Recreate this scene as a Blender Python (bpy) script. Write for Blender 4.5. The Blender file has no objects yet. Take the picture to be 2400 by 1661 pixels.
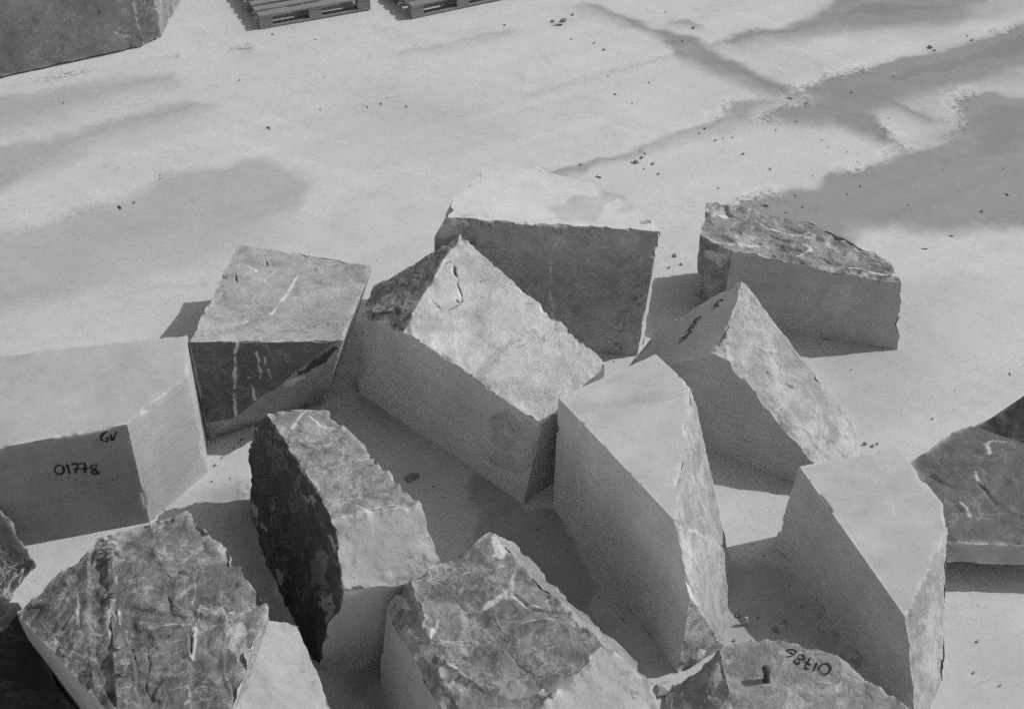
import bpy, math, random
import numpy as np
from mathutils import Vector, Matrix

# ------------------------------------------------------------------ camera, sky, sun
SC = bpy.context.scene
HC, FPX, TH = 5.7, 3000.0, math.radians(39)
cam_d = bpy.data.cameras.new('camera')
cam_d.sensor_width = 36.0
cam_d.lens = 36.0 * FPX / 2400.0
cam_d.clip_end = 5000
cam = bpy.data.objects.new('camera', cam_d)
SC.collection.objects.link(cam)
cam.location = (0, 0, HC)
cam.rotation_euler = (math.pi / 2 - TH, 0, 0)
SC.camera = cam

SUN_EL = math.radians(45)
SUN_AZ = math.atan2(0.98, 0.20)           # from +Y (north) towards +X
w = bpy.data.worlds.new('World'); SC.world = w; w.use_nodes = True
nt = w.node_tree; nt.nodes.clear()
sky = nt.nodes.new('ShaderNodeTexSky'); sky.sky_type = 'NISHITA'; sky.sun_disc = False
sky.sun_elevation = SUN_EL; sky.sun_rotation = SUN_AZ
bw = nt.nodes.new('ShaderNodeRGBToBW')    # black-and-white film: the sky's light is neutral
bg = nt.nodes.new('ShaderNodeBackground'); bg.inputs['Strength'].default_value = 0.15
wo = nt.nodes.new('ShaderNodeOutputWorld')
nt.links.new(sky.outputs[0], bw.inputs[0]); nt.links.new(bw.outputs[0], bg.inputs['Color'])
nt.links.new(bg.outputs[0], wo.inputs[0])
sd = bpy.data.lights.new('sun', 'SUN'); sd.energy = 2.7; sd.angle = math.radians(0.53); sd.color = (1, 1, 1)
sun = bpy.data.objects.new('sun', sd); SC.collection.objects.link(sun)
S = Vector((math.sin(SUN_AZ) * math.cos(SUN_EL), math.cos(SUN_AZ) * math.cos(SUN_EL), math.sin(SUN_EL)))
sun.rotation_euler = S.to_track_quat('Z', 'Y').to_euler()
sun.location = (20, 10, 25)
SC.view_settings.view_transform = 'Standard'; SC.view_settings.look = 'None'
SC.view_settings.exposure = 0.12; SC.view_settings.gamma = 1
SC.render.film_transparent = False
SC.cycles.use_denoising = False
SC.cycles.max_bounces = 8
SC.cycles.use_adaptive_sampling = True; SC.cycles.adaptive_threshold = 0.045; SC.cycles.adaptive_min_samples = 32

# ------------------------------------------------------------------ measuring helpers (sight lines to real heights / planes)
CAMP = np.array([0, 0, HC])
FW = np.array([0, math.cos(TH), -math.sin(TH)]); DN = np.array([0, -math.sin(TH), -math.cos(TH)])
def ray(x, y): return FW + np.array([1.0, 0, 0]) * (x - 1200) / FPX + DN * (y - 830.5) / FPX
def P(x, y, z=0.0):
    d = ray(x, y); return CAMP + d * (z - HC) / d[2]
def Y(x, y, yy):
    d = ray(x, y); return CAMP + d * yy / d[1]
def plane(*p):
    p = np.array(p, float); c = p.mean(0); n = np.linalg.svd(p - c)[2][2]; return c, n
def PL(x, y, pl):
    d = ray(x, y); c, n = pl; return CAMP + d * ((c - CAMP) @ n) / (d @ n)
def V(a, b):                               # upright plane through two points
    return (np.array(a, float), np.cross(np.array(b, float) - np.array(a, float), [0, 0, 1.0]))
def lift(p, dz): return np.array(p, float) + [0, 0, dz]

# ------------------------------------------------------------------ numpy noise
def _hash(ix, iy, iz, seed):
    h = (ix * 374761393 + iy * 668265263 + iz * 2147483647 + seed * 144665) & 0xffffffff
    h = ((h ^ (h >> 13)) * 1274126177) & 0xffffffff
    h = ((h ^ (h >> 16)) * 2246822519) & 0xffffffff
    return h ^ (h >> 15)
_G = np.random.RandomState(3).normal(size=(256, 3)); _G /= np.linalg.norm(_G, axis=1)[:, None]
def perlin(p, seed=0):
    i = np.floor(p).astype(np.int64); f = p - i
    u = f * f * f * (f * (f * 6 - 15) + 10)
    r = 0
    for dx in (0, 1):
        wx = u[:, 0] if dx else 1 - u[:, 0]
        for dy in (0, 1):
            wy = u[:, 1] if dy else 1 - u[:, 1]
            for dz in (0, 1):
                wz = u[:, 2] if dz else 1 - u[:, 2]
                g = _G[_hash(i[:, 0] + dx, i[:, 1] + dy, i[:, 2] + dz, seed) & 255]
                r = r + wx * wy * wz * ((f[:, 0] - dx) * g[:, 0] + (f[:, 1] - dy) * g[:, 1] + (f[:, 2] - dz) * g[:, 2])
    return r * 1.6
def fbm(p, freq, octv=4, seed=0, gain=0.5):
    r = np.zeros(len(p)); a = 1.0; q = p * freq
    for k in range(octv):
        r += a * perlin(q + 17.3 * k, seed + k); a *= gain; q = q * 2.03
    return r
def facets(p, freq, seed=0):
    # broken-stone relief: jittered cells, each a small tilted plane, so cells meet in chipped ledges
    q = p * freq * np.array([1.0, 1.35, 1.0]); q = q + 0.22 * np.stack([perlin(q * 1.9 + 7, seed + 1), perlin(q * 1.9 + 3, seed + 2), perlin(q * 1.9, seed + 3)], 1)
    i = np.floor(q).astype(np.int64); num = np.zeros(len(q)); den = np.full(len(q), 1e-30)
    for dx in (-1, 0, 1):
        for dy in (-1, 0, 1):
            for dz in (-1, 0, 1):
                h = _hash(i[:, 0] + dx, i[:, 1] + dy, i[:, 2] + dz, seed + 9)
                c = i + [dx, dy, dz] + np.stack([(h & 255) / 255.0, ((h >> 8) & 255) / 255.0, ((h >> 16) & 255) / 255.0], 1)
                o = q - c; w_ = np.exp(-26 * (o * o).sum(1))
                num += w_ * ((o * _G[h & 255]).sum(1) * 0.9 + (((h >> 20) & 63) / 63.0 - 0.5) * 0.4); den += w_
    val = num / den
    return val
def sstep(x, a, b):
    t = np.clip((x - a) / (b - a), 0, 1); return t * t * (3 - 2 * t)

# ------------------------------------------------------------------ node helpers
class N:
    def __init__(s, name):
        s.m = bpy.data.materials.new(name); s.m.use_nodes = True; s.t = s.m.node_tree; s.t.nodes.clear()
        s.out = s.n('ShaderNodeOutputMaterial'); s.b = s.n('ShaderNodeBsdfPrincipled')
        s.l(s.b.outputs[0], s.out.inputs[0])
    def n(s, t, **k):
        o = s.t.nodes.new(t)
        for a, v in k.items(): setattr(o, a, v)
        return o
    def l(s, a, b): s.t.links.new(a, b)
    def val(s, x, sock):
        if isinstance(x, (int, float)): sock.default_value = x
        else: s.l(x, sock)
    def math(s, op, a, b=0.0, c=None, clamp=False):
        o = s.n('ShaderNodeMath', operation=op, use_clamp=clamp)
        s.val(a, o.inputs[0]); s.val(b, o.inputs[1])
        if c is not None: s.val(c, o.inputs[2])
        return o.outputs[0]
    def coord(s, kind='Object'): return s.n('ShaderNodeTexCoord').outputs[kind]
    def mapping(s, v, scale=(1, 1, 1), rot=(0, 0, 0), loc=(0, 0, 0)):
        o = s.n('ShaderNodeMapping'); s.l(v, o.inputs[0])
        o.inputs['Scale'].default_value = scale; o.inputs['Rotation'].default_value = rot; o.inputs['Location'].default_value = loc
        return o.outputs[0]
    def noise(s, v, scale, detail=4, rough=0.55, dist=0.0):
        o = s.n('ShaderNodeTexNoise'); s.l(v, o.inputs['Vector'])
        o.inputs['Scale'].default_value = scale; o.inputs['Detail'].default_value = detail
        o.inputs['Roughness'].default_value = rough; o.inputs['Distortion'].default_value = dist
        return o.outputs[0]
    def voro(s, v, scale, feature='F1'):
        o = s.n('ShaderNodeTexVoronoi', feature=feature); s.l(v, o.inputs['Vector']); o.inputs['Scale'].default_value = scale
        return o.outputs['Distance']
    def ramp(s, x, a, b, lo=0.0, hi=1.0):
        o = s.n('ShaderNodeMapRange', interpolation_type='SMOOTHSTEP'); s.val(x, o.inputs[0])
        for i, q in enumerate((a, b, lo, hi)): s.val(q, o.inputs[1 + i])
        return o.outputs[0]
    def attr(s, name): return s.n('ShaderNodeAttribute', attribute_name=name).outputs['Fac']
    def mix(s, f, a, b):
        o = s.n('ShaderNodeMix', data_type='FLOAT'); s.val(f, o.inputs[0]); s.val(a, o.inputs[2]); s.val(b, o.inputs[3]); return o.outputs[0]
    def finish(s, val, rough=0.85, spec=0.25, bump=None, dist=0.01, strength=1.0):
        c = s.n('ShaderNodeCombineColor')
        for i in range(3): s.val(val, c.inputs[i])
        s.l(c.outputs[0], s.b.inputs['Base Color'])
        s.val(rough, s.b.inputs['Roughness']); s.b.inputs['Specular IOR Level'].default_value = spec
        if bump is not None:
            o = s.n('ShaderNodeBump'); o.inputs['Distance'].default_value = dist; o.inputs['Strength'].default_value = strength
            s.l(bump, o.inputs['Height']); s.l(o.outputs[0], s.b.inputs['Normal'])
        return s.m

def stone_material():
    s = N('marble_stone'); co = s.coord('Object')
    tone, rgh, veiny = s.attr('tone'), s.attr('rough'), s.attr('veiny')
    vein, dirt, edge, dust = s.attr('vein'), s.attr('dirt'), s.attr('edge'), s.attr('dust')
    n1 = s.noise(co, 2.3, 6, 0.6, 0.6); n2 = s.noise(co, 11, 6, 0.65, 0.3); n3 = s.noise(co, 70, 4, 0.7)
    grain = s.noise(co, 260, 2, 0.7)
    mv = s.math('MULTIPLY', rgh, s.ramp(veiny, 0.25, 0.9))
    # broken faces: strong mottling in two scales; sawn faces: faint clouds and saw lines
    m1 = s.math('MULTIPLY_ADD', s.math('SUBTRACT', n1, 0.5), s.mix(mv, s.mix(rgh, 0.48, 1.05), 1.6), 1.0)
    m2 = s.math('MULTIPLY_ADD', s.math('SUBTRACT', n2, 0.5), s.mix(mv, s.mix(rgh, 0.18, 0.5), 1.1), m1)
    m3 = s.math('MULTIPLY_ADD', s.math('SUBTRACT', n3, 0.5), s.mix(rgh, 0.12, 0.35), m2)
    m4 = s.math('MULTIPLY_ADD', s.math('SUBTRACT', grain, 0.5), s.mix(rgh, 0.22, 0.25), m3)
    saw = s.noise(s.mapping(co, (1.5, 1.5, 55), (0.5, 0.35, 0)), 1.0, 3, 0.6)
    m5 = s.math('MULTIPLY_ADD', s.math('SUBTRACT', saw, 0.5), s.mix(rgh, 0.3, 0.0), m4)
    drip = s.noise(s.mapping(co, (9, 9, 0.7)), 1.0, 5, 0.65)
    m5 = s.math('MULTIPLY_ADD', s.math('SUBTRACT', drip, 0.5), s.mix(rgh, 0.28, 0.1), m5)
    scr = s.math('ABSOLUTE', s.math('SUBTRACT', s.noise(s.mapping(co, (1, 1, 4), (0.6, 0.3, 0.9)), 2.2, 3, 0.5, 0.4), 0.5))
    m5 = s.math('ADD', m5, s.math('MULTIPLY', s.math('MULTIPLY', s.ramp(scr, 0, 0.006, 1, 0), s.ramp(n1, 0.5, 0.6)), s.mix(rgh, 0.12, 0.0)))
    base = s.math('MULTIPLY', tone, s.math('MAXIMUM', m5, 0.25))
    pm = s.ramp(s.noise(co, 4.5, 7, 0.66, 1.1), 0.44, 0.58)
    base = s.math('MULTIPLY', base, s.mix(mv, 1.0, s.mix(pm, 0.72, 1.1)))
    ch = s.math('MULTIPLY', s.ramp(s.noise(s.mapping(co, (1, 2.6, 1.4), (0.3, 0.5, 0.8)), 3.0, 8, 0.7, 0.5), 0.56, 0.7), s.math('MULTIPLY', veiny, 0.5))
    base = s.mix(ch, base, 0.42)
    # pale calcite threads
    ridge = s.math('ABSOLUTE', s.math('SUBTRACT', s.noise(s.mapping(co, (1, 1, 1.7), (0.4, 0.7, 0.3)), 3.1, 7, 0.62, 1.2), 0.5))
    v1 = s.math('MULTIPLY', s.ramp(ridge, 0.0, 0.03, 1, 0), s.ramp(s.noise(co, 4.2, 3), 0.42, 0.6))
    ridge2 = s.math('ABSOLUTE', s.math('SUBTRACT', s.noise(s.mapping(co, (1.3, 2.2, 1), (0.9, 0.2, 1.3)), 6.5, 6, 0.66, 0.8), 0.5))
    v2 = s.math('MULTIPLY', s.ramp(ridge2, 0.0, 0.028, 1, 0), s.ramp(s.noise(co, 6.1, 3), 0.44, 0.62))
    fleck = s.ramp(s.noise(co, 34, 5, 0.7), 0.62, 0.74)
    vv = s.math('MULTIPLY', s.math('MAXIMUM', s.math('MAXIMUM', v1, s.math('MULTIPLY', v2, 0.8)), s.math('MULTIPLY', fleck, 0.55)), veiny, clamp=True)
    base = s.mix(s.math('MULTIPLY', vv, 0.8), base, 0.5)
    # thin dark fissures on broken faces
    r3 = s.math('ABSOLUTE', s.math('SUBTRACT', s.noise(s.mapping(co, (1, 1.6, 0.8), (0.2, 1.1, 0.5)), 2.1, 8, 0.6, 1.6), 0.5))
    fis = s.math('MULTIPLY', s.math('MULTIPLY', s.ramp(r3, 0.0, 0.012, 1, 0), s.ramp(s.noise(co, 3.3, 2), 0.5, 0.62)), rgh)
    base = s.mix(s.math('MULTIPLY', fis, 0.65), base, 0.05)
    base = s.mix(s.math('MULTIPLY', dust, s.ramp(s.noise(co, 9, 6, 0.7), 0.35, 0.7)), base, 0.46)
    base = s.mix(s.math('MULTIPLY', edge, s.ramp(n2, 0.35, 0.6)), base, 0.52)
    base = s.mix(vein, base, 0.60)
    base = s.mix(dirt, base, 0.035)
    h = s.math('MULTIPLY_ADD', n3, s.mix(mv, s.mix(rgh, 0.12, 0.25), 0.6), s.math('MULTIPLY', grain, s.mix(rgh, 0.12, 0.2)))
    h = s.math('MULTIPLY_ADD', n2, s.mix(mv, s.mix(rgh, 0.1, 0.55), 1.5), h)
    return s.finish(base, 0.8, 0.25, h, 0.012, 0.9)

def ground_material():
    s = N('dusty_yard_ground'); co = s.coord('Object')
    wet_shade, rim, crumb = s.attr('wet_shade'), s.attr('rim'), s.attr('crumb')
    n0 = s.noise(co, 0.55, 5, 0.55); n1 = s.noise(co, 3.0, 6, 0.62, 0.4); n2 = s.noise(co, 24, 5, 0.7); n3 = s.noise(co, 130, 3, 0.75)
    sweep = s.noise(s.mapping(s.mapping(co, (1, 1, 1), (0, 0, -0.50)), (0.3, 3.2, 1)), 1.0, 6, 0.62, 0.3)
    sweep2 = s.noise(s.mapping(s.mapping(co, (1, 1, 1), (0, 0, 0.55)), (0.5, 7.0, 1)), 1.0, 5, 0.6, 0.4)
    fine = s.ramp(s.math('ABSOLUTE', s.math('SUBTRACT', s.noise(s.mapping(s.mapping(co, (1, 1, 1), (0, 0, -0.45)), (0.7, 2.4, 1)), 1.3, 7, 0.62, 0.8), 0.5)), 0.0, 0.008, 1, 0)
    fine = s.math('MULTIPLY', fine, s.ramp(n1, 0.5, 0.64))
    m = s.math('MULTIPLY_ADD', s.math('SUBTRACT', n0, 0.5), 0.22, 1.0)
    m = s.math('MULTIPLY_ADD', s.math('SUBTRACT', n1, 0.5), 0.12, m)
    m = s.math('MULTIPLY_ADD', s.math('SUBTRACT', sweep, 0.5), 0.26, m)
    m = s.math('MULTIPLY_ADD', s.math('SUBTRACT', sweep2, 0.5), 0.14, m)
    m = s.math('MULTIPLY_ADD', fine, -0.22, m)
    m = s.math('MULTIPLY_ADD', s.ramp(s.noise(co, 1.1, 6, 0.68, 0.6), 0.52, 0.66), -0.07, m)
    m = s.math('MULTIPLY_ADD', s.math('SUBTRACT', n2, 0.5), 0.13, m)
    m = s.math('MULTIPLY_ADD', s.math('SUBTRACT', n3, 0.5), 0.34, m)
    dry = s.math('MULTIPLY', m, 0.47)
    base = s.mix(wet_shade, dry, s.math('MULTIPLY', m, 0.16))
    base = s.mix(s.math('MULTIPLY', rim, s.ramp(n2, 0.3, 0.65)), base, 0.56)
    # sparse dark grit
    grit = s.math('MAXIMUM', s.ramp(s.voro(s.mapping(co, (1, 1.7, 1), (0, 0, 0.4)), 8.5), 0.03, 0.085, 1, 0), s.ramp(s.voro(s.mapping(co, (1, 0.6, 1), (0, 0, 1.1)), 17), 0.04, 0.12, 1, 0))
    gm = s.ramp(s.noise(co, 1.6, 5, 0.65), 0.46, 0.62)
    base = s.mix(s.math('MULTIPLY', s.math('MULTIPLY', grit, gm), 0.75), base, 0.14)
    cr = s.math('MULTIPLY', crumb, s.ramp(s.noise(co, 20, 4, 0.65), 0.48, 0.6))
    base = s.mix(cr, base, 0.16)
    h = s.math('MULTIPLY_ADD', n2, 0.6, s.math('MULTIPLY_ADD', n3, 0.4, s.math('MULTIPLY', cr, 1.2)))
    return s.finish(base, 0.9, 0.15, h, 0.010, 0.4)

def simple_material(name, v, var=0.3, scale=12, stretch=(1, 1, 1), rough=0.85, bump=0.006):
    s = N(name); co = s.mapping(s.coord('Object'), stretch)
    n1 = s.noise(co, scale, 6, 0.65, 0.3); n2 = s.noise(co, scale * 9, 3, 0.7)
    m = s.math('MULTIPLY_ADD', s.math('SUBTRACT', n1, 0.5), 2 * var, 1.0)
    m = s.math('MULTIPLY_ADD', s.math('SUBTRACT', n2, 0.5), var, m)
    return s.finish(s.math('MULTIPLY', m, v), rough, 0.25, s.math('ADD', n1, s.math('MULTIPLY', n2, 0.4)), bump, 0.8)

M_STONE = stone_material(); M_GROUND = ground_material()
M_PAINT = simple_material('black_marker_paint', 0.018, 0.3, 30)
M_WOOD = simple_material('weathered_pallet_wood', 0.19, 0.35, 5, (1.5, 14, 14))
M_CHIP = simple_material('dark_stone_chip', 0.22, 0.4, 20)
M_CHIP2 = simple_material('pale_stone_chip', 0.42, 0.3, 20)
M_STICK = simple_material('dark_splinter_wood', 0.07, 0.4, 20, (1, 6, 6))
M_STEEL = simple_material('rusty_steel', 0.07, 0.4, 40, rough=0.6)

def link(name, me, mat=None, parent=None):
    o = bpy.data.objects.new(name, me); SC.collection.objects.link(o)
    if mat is not None and len(me.materials) == 0: me.materials.append(mat)
    if parent is not None: o.parent = parent
    return o
def tag(o, label=None, cat=None, group=None, kind=None):
    for k, v in (('label', label), ('category', cat), ('group', group), ('kind', kind)):
        if v: o[k] = v
    return o
def pmesh(name, verts, faces):
    me = bpy.data.meshes.new(name); me.from_pydata([tuple(map(float, v)) for v in verts], [], [tuple(int(i) for i in f) for f in faces])
    me.update(); return me

# ------------------------------------------------------------------ convex stone from planes
def hull_from_planes(planes, centre, R=6.0):
    c = np.array(centre)
    b = [np.array([sx, sy, sz]) * R + c for sx in (-1, 1) for sy in (-1, 1) for sz in (-1, 1)]
    polys = [(None, [b[i] for i in q]) for q in ((0, 1, 3, 2), (4, 6, 7, 5), (0, 4, 5, 1), (2, 3, 7, 6), (0, 2, 6, 4), (1, 5, 7, 3))]
    for fi, (p, n) in enumerate(planes):
        out = []; cap = []
        for tagf, poly in polys:
            d = [(v - p) @ n for v in poly]; new = []
            for k in range(len(poly)):
                a, e = poly[k], poly[(k + 1) % len(poly)]; da, de = d[k], d[(k + 1) % len(poly)]
                if da <= 0: new.append(a)
                if (da < 0 < de) or (de < 0 < da):
                    x = a + (e - a) * da / (da - de); new.append(x); cap.append(x)
                elif da == 0: cap.append(a)
            if len(new) >= 3: out.append((tagf, new))
        if len(cap) >= 3:
            cc = np.mean(cap, 0); u = np.cross(n, [0.3, 0.5, 0.81]); u /= np.linalg.norm(u); v = np.cross(n, u)
            cap.sort(key=lambda q: math.atan2((q - cc) @ v, (q - cc) @ u))
            ded = []
            for q in cap:
                if not ded or np.linalg.norm(q - ded[-1]) > 1e-6: ded.append(q)
            if len(ded) > 1 and np.linalg.norm(ded[0] - ded[-1]) < 1e-6: ded.pop()
            if len(ded) >= 3: out.append((fi, ded))
        polys = out
    return polys

def refine(Vt, T, fid, L):
    for it in range(12):
        E = np.sort(np.concatenate([T[:, [0, 1]], T[:, [1, 2]], T[:, [2, 0]]]), 1)
        U, inv = np.unique(E, axis=0, return_inverse=True); inv = inv.reshape(-1)
        ln = np.linalg.norm(Vt[U[:, 0]] - Vt[U[:, 1]], axis=1); lg = ln > L
        if not lg.any(): break
        mid = np.full(len(U), -1); mid[lg] = len(Vt) + np.arange(lg.sum())
        Vt = np.concatenate([Vt, (Vt[U[lg, 0]] + Vt[U[lg, 1]]) / 2])
        n = len(T); m = np.stack([mid[inv[:n]], mid[inv[n:2 * n]], mid[inv[2 * n:]]], 1)
        le = np.stack([ln[inv[:n]], ln[inv[n:2 * n]], ln[inv[2 * n:]]], 1)
        cnt = (m >= 0).sum(1); NT = [T[cnt == 0]]; NF = [fid[cnt == 0]]
        k = cnt == 3; t, q, f = T[k], m[k], fid[k]
        for tri in ((t[:, 0], q[:, 0], q[:, 2]), (q[:, 0], t[:, 1], q[:, 1]), (q[:, 2], q[:, 1], t[:, 2]), (q[:, 0], q[:, 1], q[:, 2])):
            NT.append(np.stack(tri, 1)); NF.append(f)
        for r in range(3):
            a, b, c = r, (r + 1) % 3, (r + 2) % 3
            k = (cnt == 1) & (m[:, a] >= 0); t, q, f = T[k], m[k], fid[k]
            NT += [np.stack([t[:, a], q[:, a], t[:, c]], 1), np.stack([q[:, a], t[:, b], t[:, c]], 1)]; NF += [f, f]
            k = (cnt == 2) & (m[:, c] < 0); t, q, f = T[k], m[k], fid[k]   # edges a,b split (ab, bc)
            NT += [np.stack([q[:, a], t[:, b], q[:, b]], 1), np.stack([t[:, a], q[:, a], q[:, b]], 1), np.stack([t[:, a], q[:, b], t[:, c]], 1)]; NF += [f, f, f]
        T = np.concatenate(NT); fid = np.concatenate(NF)
    return Vt, T, fid

def seg_dist(p, poly, closed=False):
    pts = np.array(poly, float); best = np.full(len(p), 1e9)
    n = len(pts); rng = range(n if closed else n - 1)
    for k in rng:
        a, b = pts[k], pts[(k + 1) % n]; ab = b - a
        t = np.clip(((p - a) @ ab) / max(ab @ ab, 1e-12), 0, 1)
        best = np.minimum(best, np.linalg.norm(p - a - t[:, None] * ab, axis=1))
    return best
def inside2(q, poly):
    r = np.zeros(len(q), bool); n = len(poly)
    for k in range(n):
        (x0, y0), (x1, y1) = poly[k], poly[(k + 1) % n]
        c = ((y0 > q[:, 1]) != (y1 > q[:, 1]))
        xx = (x1 - x0) * (q[:, 1] - y0) / ((y1 - y0) if y1 != y0 else 1e-9) + x0
        r ^= c & (q[:, 0] < xx)
    return r

BODY = {}
def S_(tone=0.40, **k): return dict(tone=tone, rough=0.0, amp=0.0, veiny=0.0, **k)       # wire-sawn face
def R_(tone=0.3, amp=0.035, veiny=0.8, freq=2.2, cleft=0.5, **k): return dict(tone=tone, rough=1.0, amp=amp, veiny=veiny, freq=freq, cleft=cleft, **k)

def stone(name, label, cat, faces, marks=(), patches=(), L=0.016, seed=1, chip=0.012, group=None, centre=None, parent=None):
    """faces: list of (face_name, spec, plane_or_points). marks: (face, kind, px polyline, width m, depth m). patches: (face, px polygon, tone, rough, veiny)."""
    pls = []; pts_all = []
    for fn, sp, pl in faces:
        if not isinstance(pl, tuple): pts_all += [np.array(q) for q in pl]; pl = plane(*pl)
        pls.append([np.array(pl[0], float), np.array(pl[1], float) / np.linalg.norm(pl[1])])
    c = np.mean(pts_all, 0) if centre is None else np.array(centre, float)
    if centre is None: c[2] = max(0.12, c[2] * 0.6)
    for q in pls:
        if (c - q[0]) @ q[1] > 0: q[1] = -q[1]
    polys = hull_from_planes(pls, c)
    org = np.array([c[0], c[1], 0.0])
    verts = []; key = {}; T = []; fid = []; bound = {}
    def vi(v):
        k = tuple(np.round(v, 4))
        if k not in key: key[k] = len(verts); verts.append(v)
        return key[k]
    for fi, poly in polys:
        if fi is None: continue
        ids = [vi(v) for v in poly]; ids = [a for k, a in enumerate(ids) if a != ids[k - 1]]
        if len(ids) < 3: continue
        cc = np.mean([verts[i] for i in ids], 0); ci = len(verts); verts.append(cc)
        a, b = verts[ids[0]] - cc, verts[ids[1]] - cc
        if np.cross(a, b) @ pls[fi][1] < 0: ids = ids[::-1]
        for k in range(len(ids)): T.append((ids[k], ids[(k + 1) % len(ids)], ci)); fid.append(fi)
        bound[fi] = [verts[i] for i in ids]
    Vt, T, fid = refine(np.array(verts), np.array(T), np.array(fid), L)
    nv = len(Vt); loc = Vt - org
    pair = np.unique(np.stack([np.repeat(fid, 3), T.reshape(-1)], 1), axis=0)      # (face, vertex)
    att = {a: np.zeros(nv) for a in ('vein', 'dirt', 'edge', 'dust')}
    dval = np.zeros(len(pair))
    for fi in np.unique(fid):
        sp = faces[fi][1]; k = np.where(pair[:, 0] == fi)[0]; vs = pair[k, 1]; p = loc[vs]
        ed = seg_dist(Vt[vs], bound[fi], True); d = np.zeros(len(vs))
        if sp['rough'] > 0:
            f = sp['freq']; b = fbm(p, f, 3, seed * 7 + int(fi)); 
            st = 0.75 * facets(p, f * 1.25, seed * 11 + int(fi) + 50) + 0.4 * facets(p, f * 3.1, seed * 13 + int(fi) + 70)
            fine = fbm(p, 14, 4, seed + 91, 0.6)
            d = sp['amp'] * (b * (1 - sp['cleft']) + st * sp['cleft'] * 1.6 + 0.09 * fine)
            d += chip * 1.6 * np.exp(-ed / 0.05) * np.maximum(fbm(p, 7, 3, seed + 33), -0.1)
        else:
            cn = fbm(p, 5.5, 4, seed + 71, 0.6)
            d = chip * 1.0 * np.exp(-ed / 0.012) * sstep(cn, 0.25, 0.75)
        att['edge'][vs] = np.maximum(att['edge'][vs], np.exp(-ed / 0.010) * sp.get('edge', 0.75))
        if sp.get('dust'): att['dust'][vs] = np.maximum(att['dust'][vs], sp['dust'])
        for mk in marks:
            if mk[0] != faces[fi][0]: continue
            line = [PL(x, y, pls[fi]) for x, y in mk[2]]
            dd = seg_dist(Vt[vs] + 0.012 * np.stack([perlin(p * 16, 5), perlin(p * 16, 6), perlin(p * 16, 7)], 1), line)
            wd = mk[3] * np.clip(0.7 + 1.1 * perlin(p * 6.5, 12), 0.12, 1.4)
            q = 1 - sstep(dd, wd * 0.3, wd * 0.85)
            if mk[1] == 'vein': q = q * sstep(fbm(p, 22, 3, 8), -0.7, -0.1)
            if mk[1] in att: att[mk[1]][vs] = np.maximum(att[mk[1]][vs], q * (mk[5] if len(mk) > 5 else 0.9))
            if mk[1] == 'ledge':
                pa = np.array(line); best = np.full(len(vs), 1e9); sg = np.zeros(len(vs)); pj = Vt[vs] + 0.02 * np.stack([perlin(p * 7, 5), perlin(p * 7, 6), perlin(p * 7, 7)], 1)
                for a_, b_ in zip(pa[:-1], pa[1:]):
                    ab = b_ - a_; t_ = np.clip(((pj - a_) @ ab) / (ab @ ab), 0, 1); o_ = pj - a_ - t_[:, None] * ab; l_ = np.linalg.norm(o_, axis=1)
                    k_ = l_ < best; best[k_] = l_[k_]; sg[k_] = (np.cross(ab, o_[k_]) @ pls[fi][1])
                d = d - mk[4] * np.where(sg > 0, -0.5 * np.exp(-best / mk[3]), np.exp(-best / mk[3]))
                continue
            d = d + np.clip(mk[4], -0.01, 0.016) * (1 - sstep(dd, 0, wd * 1.2))
        dval[k] = d
    disp = np.zeros((nv, 3)); cnt = np.bincount(pair[:, 1], minlength=nv)
    nrm = np.array([q[1] for q in pls])
    one = cnt[pair[:, 1]] == 1
    disp[pair[one, 1]] = -dval[one, None] * nrm[pair[one, 0]]
    multi = {}
    for (fi, v), dv in zip(pair[~one], dval[~one]): multi.setdefault(v, []).append((fi, dv))
    for v, L2 in multi.items():
        A = nrm[[a for a, _ in L2]]; bb = -np.array([b for _, b in L2])
        if len(L2) == 2 and A[0] @ A[1] > 0.93:
            n_ = A.sum(0); n_ /= np.linalg.norm(n_); disp[v] = n_ * bb.mean()
        else:
            x = np.linalg.lstsq(A, bb, rcond=0.15)[0]; ln = np.linalg.norm(x); disp[v] = x * min(1, 0.09 / max(ln, 1e-9))
    # let the sawn faces' interior slide with their chipped rims, in plane
    sm = np.zeros(nv, bool)
    rf = np.array([f[1]['rough'] for f in faces])
    sm[pair[one & (rf[pair[:, 0]] == 0), 1]] = True
    E = np.unique(np.sort(np.concatenate([T[:, [0, 1]], T[:, [1, 2]], T[:, [2, 0]]]), 1), axis=0)
    vf = np.zeros(nv, int); vf[pair[:, 1]] = pair[:, 0]
    base = disp.copy(); slide = np.where(sm[:, None], 0, disp); deg = np.bincount(E.reshape(-1), minlength=nv)
    for it in range(10):
        acc = np.zeros((nv, 3))
        for k in range(3):
            acc[:, k] = np.bincount(E[:, 0], slide[E[:, 1], k], nv) + np.bincount(E[:, 1], slide[E[:, 0], k], nv)
        acc /= deg[:, None]; nn = nrm[vf]
        acc -= nn * (acc * nn).sum(1)[:, None]
        slide = np.where(sm[:, None], acc, slide)
    disp = np.where(sm[:, None], base + slide, disp)
    Pn = loc + disp
    Pn[:, 2] = np.where((loc[:, 2] < 0.004), np.minimum(Pn[:, 2], -0.004), Pn[:, 2])
    me = bpy.data.meshes.new(name)
    me.vertices.add(nv); me.vertices.foreach_set('co', Pn.astype(np.float32).reshape(-1))
    nt_ = len(T); me.loops.add(nt_ * 3); me.loops.foreach_set('vertex_index', T.astype(np.int32).reshape(-1))
    me.polygons.add(nt_); me.polygons.foreach_set('loop_start', np.arange(0, nt_ * 3, 3, dtype=np.int32))
    me.update(calc_edges=True)
    me.polygons.foreach_set('use_smooth', np.ones(nt_, bool))
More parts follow.
